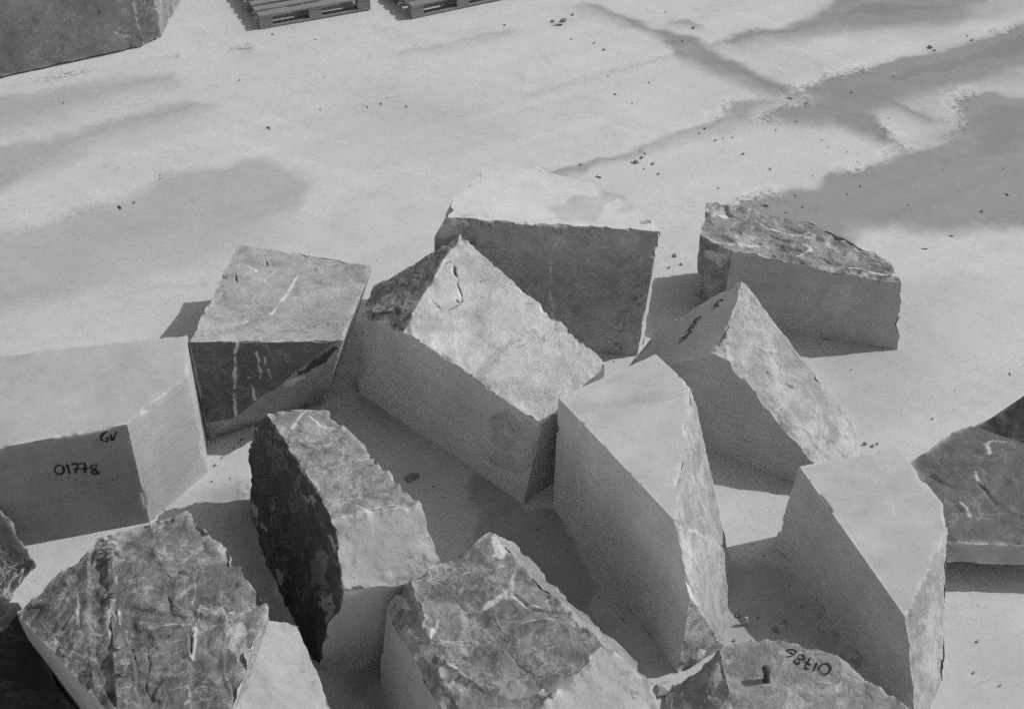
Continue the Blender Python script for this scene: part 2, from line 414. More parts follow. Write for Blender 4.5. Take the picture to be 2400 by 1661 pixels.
    tone = np.array([f[1]['tone'] for f in faces])[fid]; rough = rf[fid].astype(float); veiny = np.array([f[1]['veiny'] for f in faces])[fid]
    cen = Vt[T].mean(1)
    if patches:
        cen2 = cen + 0.03 * np.stack([fbm(cen, 9, 4, 21), fbm(cen, 9, 4, 22), fbm(cen, 9, 4, 23)], 1)
        rel = cen2 - CAMP; zz = rel @ FW; px = np.stack([1200 + FPX * rel[:, 0] / zz, 830.5 + FPX * (rel @ DN) / zz], 1)
        for fn, poly, tn, rg, vn in patches:
            fi = [i for i, f in enumerate(faces) if f[0] == fn][0]
            k = (fid == fi); kk = np.where(k)[0]; ins = inside2(px[kk], poly); kk = kk[ins]
            tone[kk] = tn; veiny[kk] = vn
            if rg is not None: rough[kk] = rg
    for nm, dat, dom in (('tone', tone, 'FACE'), ('rough', rough, 'FACE'), ('veiny', veiny, 'FACE'), ('vein', att['vein'], 'POINT'), ('dirt', att['dirt'], 'POINT'), ('edge', att['edge'], 'POINT'), ('dust', att['dust'], 'POINT')):
        a = me.attributes.new(nm, 'FLOAT', dom); a.data.foreach_set('value', np.clip(dat, 0, 1).astype(np.float32))
    # crisp arrises between faces
    ne = len(me.edges); ev = np.zeros(ne * 2, np.int32); me.edges.foreach_get('vertices', ev); ev = np.sort(ev.reshape(-1, 2), 1)
    le = np.sort(np.concatenate([T[:, [0, 1]], T[:, [1, 2]], T[:, [2, 0]]]), 1).astype(np.int64); lf = np.tile(fid, 3)
    kE = ev[:, 0].astype(np.int64) * nv + ev[:, 1]; kL = le[:, 0] * nv + le[:, 1]; o_ = np.argsort(kE)
    idx = o_[np.searchsorted(kE[o_], kL)]
    mn = np.full(ne, 999); mx = np.full(ne, -1); np.minimum.at(mn, idx, lf); np.maximum.at(mx, idx, lf)
    dotn = (nrm[np.clip(mn, 0, len(nrm) - 1)] * nrm[np.clip(mx, 0, len(nrm) - 1)]).sum(1)
    sh = (mn != mx) & (dotn < 0.9)
    a = me.attributes.new('sharp_edge', 'BOOLEAN', 'EDGE'); a.data.foreach_set('value', sh)
    o = link(name, me, M_STONE, parent); o.location = org if parent is None else org - np.array(parent.location)
    if parent is None: tag(o, label, cat, group)
    BODY[label] = dict(obj=o, pts=Pn + org, nrm=nrm, pls=pls, names=[f[0] for f in faces], T=T, fid=fid)
    return o

def ribbon(body, face, strokes, wpx, name='painted_number', off=0.003, conform=False, label=None):
    """hand-painted strokes lying on a stone face, traced as sight lines onto that face"""
    B = BODY[body['label']]; fi = B['names'].index(face); pl = B['pls'][fi]; n = pl[1]; org = np.array(body.location)
    Vs, Fs = [], []
    fv = np.unique(B['T'][B['fid'] == fi].reshape(-1)); fp = B['pts'][fv]
    for st in strokes:
        q = np.array(st, float)
        out = [q[0]]                                                   # smooth the hand's line
        for k in range(len(q) - 1):
            p0, p1, p2, p3 = q[max(k - 1, 0)], q[k], q[k + 1], q[min(k + 2, len(q) - 1)]
            for t in np.linspace(0, 1, 7)[1:]:
                out.append(0.5 * ((2 * p1) + (p2 - p0) * t + (2 * p0 - 5 * p1 + 4 * p2 - p3) * t * t + (3 * p1 - p0 - 3 * p2 + p3) * t ** 3))
        q = np.array([PL(x, y, pl) for x, y in out])
        if conform:
            for k in range(len(q)):
                dv = fp - q[k]; dn = dv @ n; dr = np.linalg.norm(dv - dn[:, None] * n, axis=1)
                near = np.argsort(dr)[:6]; q[k] = q[k] + n * (np.max(dn[near]))
        tang = np.gradient(q, axis=0); side = np.cross(n, tang); side /= np.linalg.norm(side, axis=1)[:, None] + 1e-9
        s = np.linspace(0, 1, len(q)); ww = wpx * (0.85 + 0.25 * np.sin(s * 7 + len(Vs))) * np.minimum(1, 0.45 + 6 * np.minimum(s, 1 - s))
        base = len(Vs)
        for k in range(len(q)):
            Vs.append(q[k] + side[k] * ww[k] / 2 + n * off - org); Vs.append(q[k] - side[k] * ww[k] / 2 + n * off - org)
            if k: Fs.append((base + 2 * k - 2, base + 2 * k - 1, base + 2 * k + 1, base + 2 * k))
        off += 0.0003
    o = link(name, pmesh(name, Vs, Fs), M_PAINT, body)
    if label: o['label'] = label
    return o
def crop(ox, oy, sc, pts): return [(ox + x / sc, oy + y / sc) for x, y in pts]
def ell(cx, cy, rx, ry, rot=0.0, n=14, a0=-1.2):
    r = []
    for k in range(n + 1):
        a = a0 + 2 * math.pi * k / n; x, y = rx * math.cos(a), ry * math.sin(a)
        r.append((cx + x * math.cos(rot) - y * math.sin(rot), cy + x * math.sin(rot) + y * math.cos(rot)))
    return r
BOT = (np.array([0, 0, -0.01]), np.array([0, 0, -1.0]))

# ------------------------------------------------------------------ ground
def build_ground():
    def axis(a, b, step, far):
        c = list(np.arange(a, b + 1e-6, step)); g = step
        lo = [a]; hi = [c[-1]]
        while hi[-1] < far: g *= 1.35; hi.append(hi[-1] + g); lo.append(lo[-1] - g)
        return np.array(lo[:0:-1] + c + hi[1:])
    xs = axis(-6.2, 6.2, 0.022, 1500); ys = axis(3.3, 14.2, 0.022, 1500)
    X, Yv = np.meshgrid(xs, ys); p = np.stack([X.ravel(), Yv.ravel(), np.zeros(X.size)], 1)
    inn = (np.abs(p[:, 0]) < 6.3) & (p[:, 1] > 3.2) & (p[:, 1] < 14.3); q = p[inn]
    jig = q + 0.05 * np.stack([fbm(q, 1.6, 3, 1), fbm(q, 1.6, 3, 2), 0 * q[:, 0]], 1) + 0.045 * np.stack([fbm(q, 6, 2, 3), fbm(q, 6, 2, 4), 0 * q[:, 0]], 1)
    d3 = 1.0 / 2.85
    def cz(l): return crop(1200, 0, 1.9217, l)
    def c1(l): return crop(0, 0, 2.85, l)
    def c3(l): return crop(1600, 0, 2.85, l)
    def c6(l): return crop(1600, 560, 2.85, l)
    damp_shade = [  # (outline, strength, softness in m, crumbs at the edge, pale rim)
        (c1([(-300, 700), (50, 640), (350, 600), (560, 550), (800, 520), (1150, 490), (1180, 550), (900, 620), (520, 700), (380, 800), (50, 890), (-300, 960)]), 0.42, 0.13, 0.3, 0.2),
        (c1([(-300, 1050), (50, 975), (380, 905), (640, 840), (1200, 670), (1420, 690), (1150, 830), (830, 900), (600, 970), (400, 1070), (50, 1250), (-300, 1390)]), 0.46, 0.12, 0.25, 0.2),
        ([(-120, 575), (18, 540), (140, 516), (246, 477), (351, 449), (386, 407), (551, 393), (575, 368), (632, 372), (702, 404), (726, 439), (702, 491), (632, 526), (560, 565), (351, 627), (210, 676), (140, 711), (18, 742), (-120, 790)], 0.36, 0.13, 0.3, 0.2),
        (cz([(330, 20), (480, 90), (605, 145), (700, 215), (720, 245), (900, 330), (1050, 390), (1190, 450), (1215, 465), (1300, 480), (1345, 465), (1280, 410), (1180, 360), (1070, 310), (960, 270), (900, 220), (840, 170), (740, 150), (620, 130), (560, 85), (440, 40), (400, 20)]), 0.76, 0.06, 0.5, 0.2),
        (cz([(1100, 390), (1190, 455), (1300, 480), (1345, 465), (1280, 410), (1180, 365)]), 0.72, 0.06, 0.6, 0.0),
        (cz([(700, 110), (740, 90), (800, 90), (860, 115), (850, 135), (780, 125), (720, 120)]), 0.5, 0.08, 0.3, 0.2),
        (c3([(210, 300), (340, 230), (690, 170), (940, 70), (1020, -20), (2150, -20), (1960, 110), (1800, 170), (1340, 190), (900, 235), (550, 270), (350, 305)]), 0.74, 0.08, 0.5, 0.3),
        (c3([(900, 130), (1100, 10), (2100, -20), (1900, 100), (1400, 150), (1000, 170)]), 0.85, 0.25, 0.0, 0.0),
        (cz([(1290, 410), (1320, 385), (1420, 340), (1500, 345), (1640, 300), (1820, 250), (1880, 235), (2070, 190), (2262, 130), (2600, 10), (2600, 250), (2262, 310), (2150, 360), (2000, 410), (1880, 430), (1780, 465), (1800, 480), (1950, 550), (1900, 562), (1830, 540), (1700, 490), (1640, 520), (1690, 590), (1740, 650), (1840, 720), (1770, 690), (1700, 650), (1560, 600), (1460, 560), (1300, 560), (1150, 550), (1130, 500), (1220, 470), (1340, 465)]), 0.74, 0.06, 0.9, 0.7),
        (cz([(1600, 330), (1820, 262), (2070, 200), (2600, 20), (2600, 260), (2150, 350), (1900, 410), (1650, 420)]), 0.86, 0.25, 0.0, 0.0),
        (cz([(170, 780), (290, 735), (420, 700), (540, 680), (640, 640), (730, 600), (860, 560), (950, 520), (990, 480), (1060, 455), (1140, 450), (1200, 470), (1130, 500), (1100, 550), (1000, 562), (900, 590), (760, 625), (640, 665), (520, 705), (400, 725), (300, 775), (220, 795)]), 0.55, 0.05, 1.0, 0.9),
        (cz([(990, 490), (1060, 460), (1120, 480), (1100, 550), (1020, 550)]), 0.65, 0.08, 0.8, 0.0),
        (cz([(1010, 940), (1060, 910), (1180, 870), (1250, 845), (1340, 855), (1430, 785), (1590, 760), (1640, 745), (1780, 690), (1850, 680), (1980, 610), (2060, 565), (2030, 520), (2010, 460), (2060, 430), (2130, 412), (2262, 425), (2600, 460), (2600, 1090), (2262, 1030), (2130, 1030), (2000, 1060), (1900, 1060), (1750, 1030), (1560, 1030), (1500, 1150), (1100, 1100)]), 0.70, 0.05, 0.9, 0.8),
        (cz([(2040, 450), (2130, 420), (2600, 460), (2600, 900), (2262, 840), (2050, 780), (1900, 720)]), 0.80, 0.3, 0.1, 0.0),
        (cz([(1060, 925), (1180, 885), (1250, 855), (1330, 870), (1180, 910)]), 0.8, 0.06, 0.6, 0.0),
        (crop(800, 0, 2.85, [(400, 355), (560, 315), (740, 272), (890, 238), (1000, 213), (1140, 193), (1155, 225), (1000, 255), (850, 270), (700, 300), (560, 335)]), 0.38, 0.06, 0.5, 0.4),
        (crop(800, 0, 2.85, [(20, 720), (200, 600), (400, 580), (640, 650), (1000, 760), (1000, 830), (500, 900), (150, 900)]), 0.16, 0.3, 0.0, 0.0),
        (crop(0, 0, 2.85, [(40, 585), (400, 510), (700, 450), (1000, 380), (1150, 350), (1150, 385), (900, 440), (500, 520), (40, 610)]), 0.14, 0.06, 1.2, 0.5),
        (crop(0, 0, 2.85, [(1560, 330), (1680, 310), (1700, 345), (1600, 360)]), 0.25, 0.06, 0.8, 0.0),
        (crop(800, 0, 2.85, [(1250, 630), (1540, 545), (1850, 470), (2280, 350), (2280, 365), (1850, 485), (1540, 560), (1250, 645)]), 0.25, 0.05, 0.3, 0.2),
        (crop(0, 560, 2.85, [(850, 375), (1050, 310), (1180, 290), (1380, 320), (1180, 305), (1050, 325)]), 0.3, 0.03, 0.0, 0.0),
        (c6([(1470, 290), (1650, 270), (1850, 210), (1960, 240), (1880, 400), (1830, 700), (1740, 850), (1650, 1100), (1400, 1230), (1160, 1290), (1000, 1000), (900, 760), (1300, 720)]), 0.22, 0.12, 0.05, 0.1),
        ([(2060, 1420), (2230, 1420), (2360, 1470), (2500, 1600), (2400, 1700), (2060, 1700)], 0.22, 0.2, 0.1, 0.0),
        ([(1088, 1135), (1130, 1100), (1240, 1185), (1300, 1200), (1380, 1320), (1400, 1440), (1500, 1600), (1300, 1700), (1150, 1330), (1110, 1260), (1135, 1215), (1085, 1180)], 0.5, 0.03, 0.2, 0.0),  # moist ground plus painted shade left of the tall block
        ([(845, 880), (890, 940), (960, 1010), (900, 990), (850, 940)], 0.6, 0.05, 0.3, 0.0),  # darker strip along the left foot of the long block
        ([(1690, 1320), (1850, 1330), (2000, 1560), (1700, 1540), (1660, 1400)], 0.5, 0.10, 0.6, 0.0),  # painted shade where the right block's shadow falls on the ground
        ([(470, 1150), (560, 1130), (620, 1200), (640, 1400), (720, 1560), (640, 1480), (560, 1330), (520, 1220)], 0.55, 0.10, 0.6, 0.0),  # dirt clumps plus painted shade beside the black flank
        ([(760, 1580), (900, 1540), (900, 1700), (760, 1700)], 0.8, 0.1, 0.3, 0.0),  # darker patch between the lower blocks
    ]
    wet_shade = np.zeros(len(q)); rim = np.zeros(len(q)); crumb = np.zeros(len(q))
    for poly, st, soft, cr, rm in damp_shade:
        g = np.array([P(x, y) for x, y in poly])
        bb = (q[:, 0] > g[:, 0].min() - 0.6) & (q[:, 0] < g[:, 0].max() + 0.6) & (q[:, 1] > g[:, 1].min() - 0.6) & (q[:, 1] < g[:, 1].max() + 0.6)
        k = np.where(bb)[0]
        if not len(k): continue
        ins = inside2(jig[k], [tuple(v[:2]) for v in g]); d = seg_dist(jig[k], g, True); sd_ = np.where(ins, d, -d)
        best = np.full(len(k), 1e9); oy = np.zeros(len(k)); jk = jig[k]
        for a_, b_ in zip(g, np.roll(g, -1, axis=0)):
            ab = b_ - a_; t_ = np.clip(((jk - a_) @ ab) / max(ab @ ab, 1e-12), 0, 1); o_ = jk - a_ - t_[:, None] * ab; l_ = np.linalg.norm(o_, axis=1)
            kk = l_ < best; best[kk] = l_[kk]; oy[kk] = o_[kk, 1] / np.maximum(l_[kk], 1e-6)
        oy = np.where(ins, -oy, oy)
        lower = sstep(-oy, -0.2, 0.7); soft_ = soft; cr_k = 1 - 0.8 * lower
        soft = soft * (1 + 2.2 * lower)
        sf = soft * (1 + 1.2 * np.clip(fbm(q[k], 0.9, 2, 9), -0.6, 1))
        wet_shade[k] = np.maximum(wet_shade[k], st * sstep(sd_, -sf, sf))
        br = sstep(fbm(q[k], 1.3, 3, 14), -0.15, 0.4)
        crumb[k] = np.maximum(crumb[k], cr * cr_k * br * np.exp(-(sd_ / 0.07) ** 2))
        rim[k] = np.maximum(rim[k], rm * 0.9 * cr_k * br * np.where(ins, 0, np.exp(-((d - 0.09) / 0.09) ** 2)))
    z = 0.006 * fbm(q, 0.8, 3, 31) + 0.0012 * fbm(q, 12, 3, 36) + 0.010 * rim * (0.7 + 0.6 * np.maximum(fbm(q, 9, 3, 44), -0.5)) + 0.010 * crumb * np.maximum(fbm(q, 16, 3, 41), 0)
    z -= z.mean()
    zz = np.zeros(len(p)); zz[inn] = z - 0.004
    p[:, 2] = zz
    nx, ny = len(xs), len(ys)
    i = (np.arange(ny - 1)[:, None] * nx + np.arange(nx - 1)[None, :]).ravel()
    F = np.stack([i, i + 1, i + 1 + nx, i + nx], 1)
    me = bpy.data.meshes.new('ground'); me.vertices.add(len(p)); me.vertices.foreach_set('co', p.astype(np.float32).ravel())
    me.loops.add(F.size); me.loops.foreach_set('vertex_index', F.astype(np.int32).ravel())
    me.polygons.add(len(F)); me.polygons.foreach_set('loop_start', np.arange(0, F.size, 4, dtype=np.int32))
    me.update(calc_edges=True); me.polygons.foreach_set('use_smooth', np.ones(len(F), bool))
    for nm, dat in (('wet_shade', wet_shade), ('rim', rim), ('crumb', crumb)):
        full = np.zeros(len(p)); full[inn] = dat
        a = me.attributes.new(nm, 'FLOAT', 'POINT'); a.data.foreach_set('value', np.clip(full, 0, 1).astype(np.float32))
    o = link('ground', me, M_GROUND); tag(o, 'pale dusty stone yard with darker dampened patches, painted shade and tyre sweeps', None, None, 'structure')
build_ground()

# ------------------------------------------------------------------ the blocks
GRP = 'quarried marble blocks dumped in the yard'
# A: sawn block numbered 01778
bfr = P(351, 1222); tfr = Y(298, 995, bfr[1]); brm = P(486, 1108); trm = Y(439, 879, brm[1]); zt = tfr[2]
trr = P(440, 788, zt); trl = P(-60, 838, zt); tfl = P(-60, 1034, zt); bfl = P(60, 1278); brr = P(489, 1050)
A = stone('marble_block', 'smooth sawn pale block with GV and 01778 painted on its dark front', 'stone block', [
    ('top', S_(0.36), [tfr, trm, tfl, trl]), ('front', S_(0.24), [tfr, bfr, bfl]), ('right', S_(0.42), [tfr, trm, bfr]),  # front tone lowered to carry shade from the blocks before it
    ('right2', S_(0.43), [trm, trr, brm]), ('back', R_(0.38, 0.02, 0.3), V(trr, trl)), ('left', S_(0.40), V(tfl + [-0.1, 0, 0], trl + [-0.1, 0, 0])), ('bottom', S_(), BOT)],
    seed=1, chip=0.014, group=GRP)
c = lambda l: crop(0, 900, 3.99, l)
ribbon(A, 'front', [c([(1005, 440), (965, 460), (945, 500), (957, 522), (1000, 532), (1012, 502), (985, 503)]), c([(1035, 460), (1052, 520), (1092, 436)])], 0.014, 'painted_initials')
ribbon(A, 'front', [c(ell(555, 797, 42, 43)), c([(626, 745), (640, 790), (652, 836)]), c([(668, 748), (728, 738), (712, 790), (706, 826)]), c([(690, 792), (750, 786)]),
    c([(742, 742), (792, 738), (790, 790), (800, 828)]), c([(752, 792), (832, 782)]), c([(905, 748), (868, 752), (852, 778), (890, 800), (922, 826), (880, 836), (858, 818), (890, 785), (905, 748)])], 0.014)

# B: block with dark streaked front
bl = P(484, 1030); tfl = Y(446, 801, bl[1]); tfr = P(784, 800, tfl[2] - 0.01); zb = 0.46
dark = [tfl, tfr, Y(477, 998, bl[1] - 0.02)]; dpl = plane(*dark); und = [PL(551, 978, dpl), P(762, 941), tfr + np.array([0.01, 0.0, -0.01])]; und2 = [PL(477, 997, dpl), PL(551, 978, dpl), P(500, 1029), P(523, 1031)]
tbl = P(558, 572, zb); tbr = P(872, 628, zb + 0.06)
B = stone('marble_block', 'block with white chalky drips down its dark streaked front, behind block 01778', 'stone block', [
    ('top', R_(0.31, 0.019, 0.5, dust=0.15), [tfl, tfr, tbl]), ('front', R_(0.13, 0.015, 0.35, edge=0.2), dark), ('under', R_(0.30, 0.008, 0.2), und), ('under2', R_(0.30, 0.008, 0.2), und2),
    ('right', S_(0.36), [tfr + np.array([0.05, 0.0, 0]), tbr, P(762, 941)]), ('back', R_(0.3, 0.02), V(tbl, tbr)), ('left', R_(0.3, 0.01), V(tfl, tbl)), ('bottom', S_(), BOT)],
    marks=[('front', 'vein', crop(0, 560, 2.85, [(1580, 700), (1570, 900), (1565, 1050), (1575, 1190)]), 0.022, 0), ('front', 'vein', crop(0, 560, 2.85, [(1720, 760), (1735, 870), (1750, 930)]), 0.018, 0),
           ('front', 'vein', crop(0, 560, 2.85, [(1770, 790), (1795, 880), (1820, 970)]), 0.016, 0), ('front', 'vein', crop(0, 560, 2.85, [(1665, 920), (1690, 1000), (1700, 1070)]), 0.016, 0),
           ('top', 'vein', crop(0, 560, 2.85, [(1985, 260), (1930, 340), (1870, 430), (1810, 500)]), 0.014, 0.0), ('top', 'vein', crop(0, 560, 2.85, [(2010, 115), (1900, 170), (1800, 260), (1740, 290)]), 0.010, 0.008),
           ('top', 'vein', crop(0, 560, 2.85, [(1610, 570), (1650, 545)]), 0.012, 0), ('top', 'vein', crop(0, 560, 2.85, [(1590, 620), (1660, 595)]), 0.012, 0), ('top', 'vein', crop(0, 560, 2.85, [(1690, 660), (1720, 625), (1735, 660)]), 0.013, 0),
           ('top', 'vein', crop(0, 560, 2.85, [(1600, 160), (1660, 190), (1720, 220)]), 0.010, 0), ('top', 'vein', crop(0, 560, 2.85, [(1745, 690), (1825, 685)]), 0.012, 0),
           ('top', 'dirt', crop(0, 560, 2.85, [(1765, 80), (1775, 130), (1785, 185)]), 0.010, 0.02), ('top', 'dirt', crop(0, 560, 2.85, [(1570, 245), (1585, 300), (1640, 345)]), 0.010, 0.015), ('top', 'dirt', crop(0, 560, 2.85, [(1490, 250), (1520, 265)]), 0.008, 0.01),
           ('top', 'dirt', crop(0, 560, 2.85, [(1930, 380), (2080, 340), (2270, 290)]), 0.004, 0.01, 0.5)],
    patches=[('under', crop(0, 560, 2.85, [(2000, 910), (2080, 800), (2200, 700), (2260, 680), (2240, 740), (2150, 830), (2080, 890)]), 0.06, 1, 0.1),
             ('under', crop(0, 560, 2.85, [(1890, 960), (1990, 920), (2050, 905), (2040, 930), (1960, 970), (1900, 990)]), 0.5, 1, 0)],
    seed=2, group=GRP, L=0.011)

# C: long tilted block with pale broken top
b = P(1231, 1183); t = Y(1258, 989, b[1]); tl = Y(847, 704, 6.62); tb = Y(1077, 552, 7.08); topp = plane(t, tl, tb); tr = PL(1439, 869, topp)
fr = [t, tl, b]; cl = P(870, 676, 0.70)
cc5 = lambda l: crop(800, 560, 2.85, l)
C = stone('marble_block', 'long leaning block with pale cracked top, in the middle of the pile', 'stone block', [
    ('top', R_(0.53, 0.012, 0.45, 1.6, 0.35), topp), ('chamfer', R_(0.13, 0.022, 0.7, 3.0, edge=0.3), [PL(960, 748, topp), PL(1072, 560, topp), cl]),
    ('front', S_(0.54, edge=0.5), plane(*fr)), ('right', S_(0.38), [t, PL(1304, 974, topp), b, P(1292, 1128)]),  # front tone raised: bounced light put into the colour
    ('back', R_(0.35, 0.02), V(tb, tr)), ('left', R_(0.3, 0.02), [tl, cl, P(852, 885)]), ('backleft', R_(0.3, 0.02), V(cl, tb)), ('bottom', S_(), BOT),
    ('nick', R_(0.36, 0.01, 0.3), [P(1209, 1181, 0.0), P(1100, 1120, 0.0), PL(1240, 1120, plane(*fr)) + np.array([0.03, 0, -0.3])])], centre=(-0.1, 6.2, 0.3),
    marks=[('top', 'dirt', cc5([(745, 180), (765, 250), (790, 340), (800, 425)]), 0.014, 0.05), ('top', 'dirt', cc5([(760, 410), (785, 430), (815, 420)]), 0.010, 0.02), ('top', 'dirt', cc5([(595, 410), (660, 465)]), 0.006, 0.01),
           ('top', 'vein', cc5([(1215, 435), (1300, 495), (1410, 550)]), 0.012, 0), ('top', 'vein', cc5([(1300, 935), (1370, 980), (1440, 992), (1500, 975)]), 0.010, 0), ('top', 'vein', cc5([(1540, 950), (1550, 975)]), 0.012, 0),
           ('top', 'vein', cc5([(905, 600), (980, 630), (1070, 620), (1150, 635)]), 0.008, 0), ('top', 'vein', cc5([(780, 530), (830, 560), (920, 520)]), 0.008, 0), ('top', 'dirt', cc5([(690, 160), (720, 150)]), 0.014, 0.02, 0.7),
           ('top', 'vein', cc5([(1140, 720), (1180, 690), (1260, 690)]), 0.010, 0), ('top', 'vein', cc5([(850, 60), (960, 200), (1080, 300), (1210, 330)]), 0.010, 0, 0.5), ('top', 'vein', cc5([(1350, 640), (1440, 720), (1560, 760)]), 0.010, 0, 0.5), ('top', 'vein', cc5([(640, 700), (800, 690), (900, 760)]), 0.009, 0, 0.5), ('top', 'vein', cc5([(1000, 960), (1140, 900), (1220, 800)]), 0.009, 0, 0.5), ('top', 'dirt', cc5([(1100, 975), (1250, 1015), (1420, 1050)]), 0.003, 0.008, 0.5), ('top', 'dirt', cc5([(660, 490), (740, 460), (800, 440)]), 0.005, 0.015, 0.7)],
    patches=[('top', cc5([(960, 800), (1080, 700), (1160, 640), (1230, 440), (1190, 560), (1090, 760), (1000, 900), (900, 950)]), 0.44, 1, 0.5), ('top', cc5([(540, 560), (600, 500), (700, 545), (620, 600)]), 0.45, 1, 0.4),
             ('front', cc5([(1000, 1180), (1090, 1130), (1300, 1240), (1290, 1500), (1180, 1590), (1010, 1500)]), 0.45, 1, 0.45)],
    seed=3, chip=0.016, group=GRP, L=0.012)

# D: biggest block at the back
b = P(1490, 834); t = Y(1546, 541, b[1]); fp = plane(b, P(1395, 829), t); tl = PL(1046, 512, fp); zt = t[2]
tk = [P(1151, 379, zt), P(1361, 421, zt), P(1467, 460, zt)]
c2 = lambda l: crop(800, 0, 2.85, l)
D = stone('marble_block', 'big upright block at the back of the pile with wide dark front', 'stone block', [
    ('top', S_(0.50, edge=0.9), [t, tl, tk[0]]), ('front', R_(0.34, 0.012, 0.5, 2.0, 0.4, edge=0.45), fp), ('right', S_(0.46), [t, P(1503, 816, 0), P(1520, 785, 0)]), ('rchip', R_(0.42, 0.015), [t, P(1509, 496, zt), P(1535, 690, 0.45)]),
    ('back', R_(0.4, 0.008), V(tk[0], tk[1])), ('back2', R_(0.4, 0.008), V(tk[1], tk[2])), ('back3', R_(0.4, 0.02), V(tk[2], P(1509, 495, zt))),
    ('left', R_(0.40, 0.02, 0.3), V(P(1063, 470, zt), tk[0])), ('left2', R_(0.34, 0.015, 0.3), [tl, P(1063, 470, zt), Y(1012, 560, tl[1] + 0.1)]), ('bottom', S_(), BOT)],
    marks=[('top', 'dirt', crop(800, 0, 2.85, [(1900, 1310), (1700, 1360), (1500, 1440)]), 0.24, 0, 0.22), ('top', 'dirt', crop(800, 0, 2.85, [(830, 1440), (960, 1430)]), 0.07, 0, 0.16), ('front', 'vein', cc5([(1435, 20), (1410, 90), (1395, 180), (1392, 280), (1395, 400), (1410, 470), (1408, 540)]), 0.014, 0.0, 0.9), ('front', 'vein', c2([(1420, 1510), (1450, 1545), (1440, 1590)]), 0.016, 0, 0.7),
           ('front', 'dirt', cc5([(1305, 240), (1298, 400)]), 0.004, 0.006, 0.5), ('front', 'vein', cc5([(1960, 470), (1970, 420), (2030, 380)]), 0.012, 0, 0.6), ('front', 'dirt', cc5([(2000, 455), (2050, 445)]), 0.006, 0.01, 0.7),
           ('top', 'dirt', c2([(2000, 1480), (2060, 1475)]), 0.03, 0.03, 0.5), ('front', 'vein', c2([(1850, 1520), (1930, 1550), (1980, 1590)]), 0.016, 0, 0.6), ('top', 'dirt', c2([(2100, 1505), (2120, 1515)]), 0.012, 0.02, 0.6)],
    patches=[('front', cc5([(1830, 330), (1920, 250), (2000, 300), (2090, 280), (2080, 400), (2050, 500), (1950, 540), (1880, 440)]), 0.37, 1, 0.2), ('front', c2([(640, 1500), (700, 1460), (780, 1480), (760, 1560), (640, 1590)]), 0.42, 1, 0.3)],
    seed=4, chip=0.02, group=GRP, centre=(0.3, 7.35, 0.5), L=0.012)

# E: block at the rear right
b = P(2068, 814); b2 = P(1849, 783); t = Y(2112, 652, b[1]); fp = plane(b, b2, t); zt = t[2]
tl = PL(1681, 583, fp); bkl = P(1658, 486, zt + 0.03)
E_ = stone('marble_block', 'block at the rear right with smooth grey front and ragged white streaked top', 'stone block', [
    ('top', R_(0.22, 0.042, 1.0, 2.4, 0.5), [t + [0, 0, -0.03], tl, bkl]), ('front', S_(0.39), fp), ('back', R_(0.3, 0.03), V(P(1658, 480, zt), P(1905, 517, zt))), ('back2', R_(0.3, 0.03), V(P(1905, 517, zt), P(2082, 600, zt))),
    ('right', R_(0.36, 0.02), [t + [0.0, 0, -0.02], P(2082, 604, zt), P(2082, 780, 0.0)]), ('left', R_(0.22, 0.02, 0.7), [P(1636, 620, zt - 0.18), bkl, P(1632, 720, 0)]),
    ('corner', R_(0.25, 0.03, 0.7), [PL(1716, 590, fp), PL(1704, 678, fp), P(1637, 612, zt - 0.16)]), ('bottom', S_(), BOT)],
    marks=[('top', 'dirt', crop(1600, 0, 2.85, [(470, 1540), (560, 1560), (640, 1590), (740, 1610)]), 0.010, 0.03), ('top', 'vein', crop(1600, 560, 2.85, [(150, 20), (300, 30), (450, 60), (560, 50)]), 0.022, 0),
           ('top', 'vein', crop(1600, 560, 2.85, [(760, 110), (860, 60), (800, 30)]), 0.02, 0), ('top', 'vein', crop(1600, 560, 2.85, [(1120, 180), (1220, 200), (1420, 235)]), 0.02, 0), ('top', 'vein', crop(1600, 0, 2.85, [(170, 1420), (290, 1440)]), 0.05, 0),
           ('top', 'vein', crop(1600, 0, 2.85, [(480, 1470), (560, 1520), (700, 1560), (850, 1570)]), 0.014, 0)],
    patches=[('front', crop(1600, 560, 2.85, [(940, 400), (1010, 290), (1130, 300), (1140, 420), (1050, 560), (980, 510)]), 0.44, 0, 0), ('corner', crop(1600, 560, 2.85, [(130, 60), (330, 90), (310, 160), (250, 180), (150, 110)]), 0.5, 1, 0.2)],
    seed=5, chip=0.02, group=GRP, L=0.013, centre=(2.0, 7.55, 0.3))

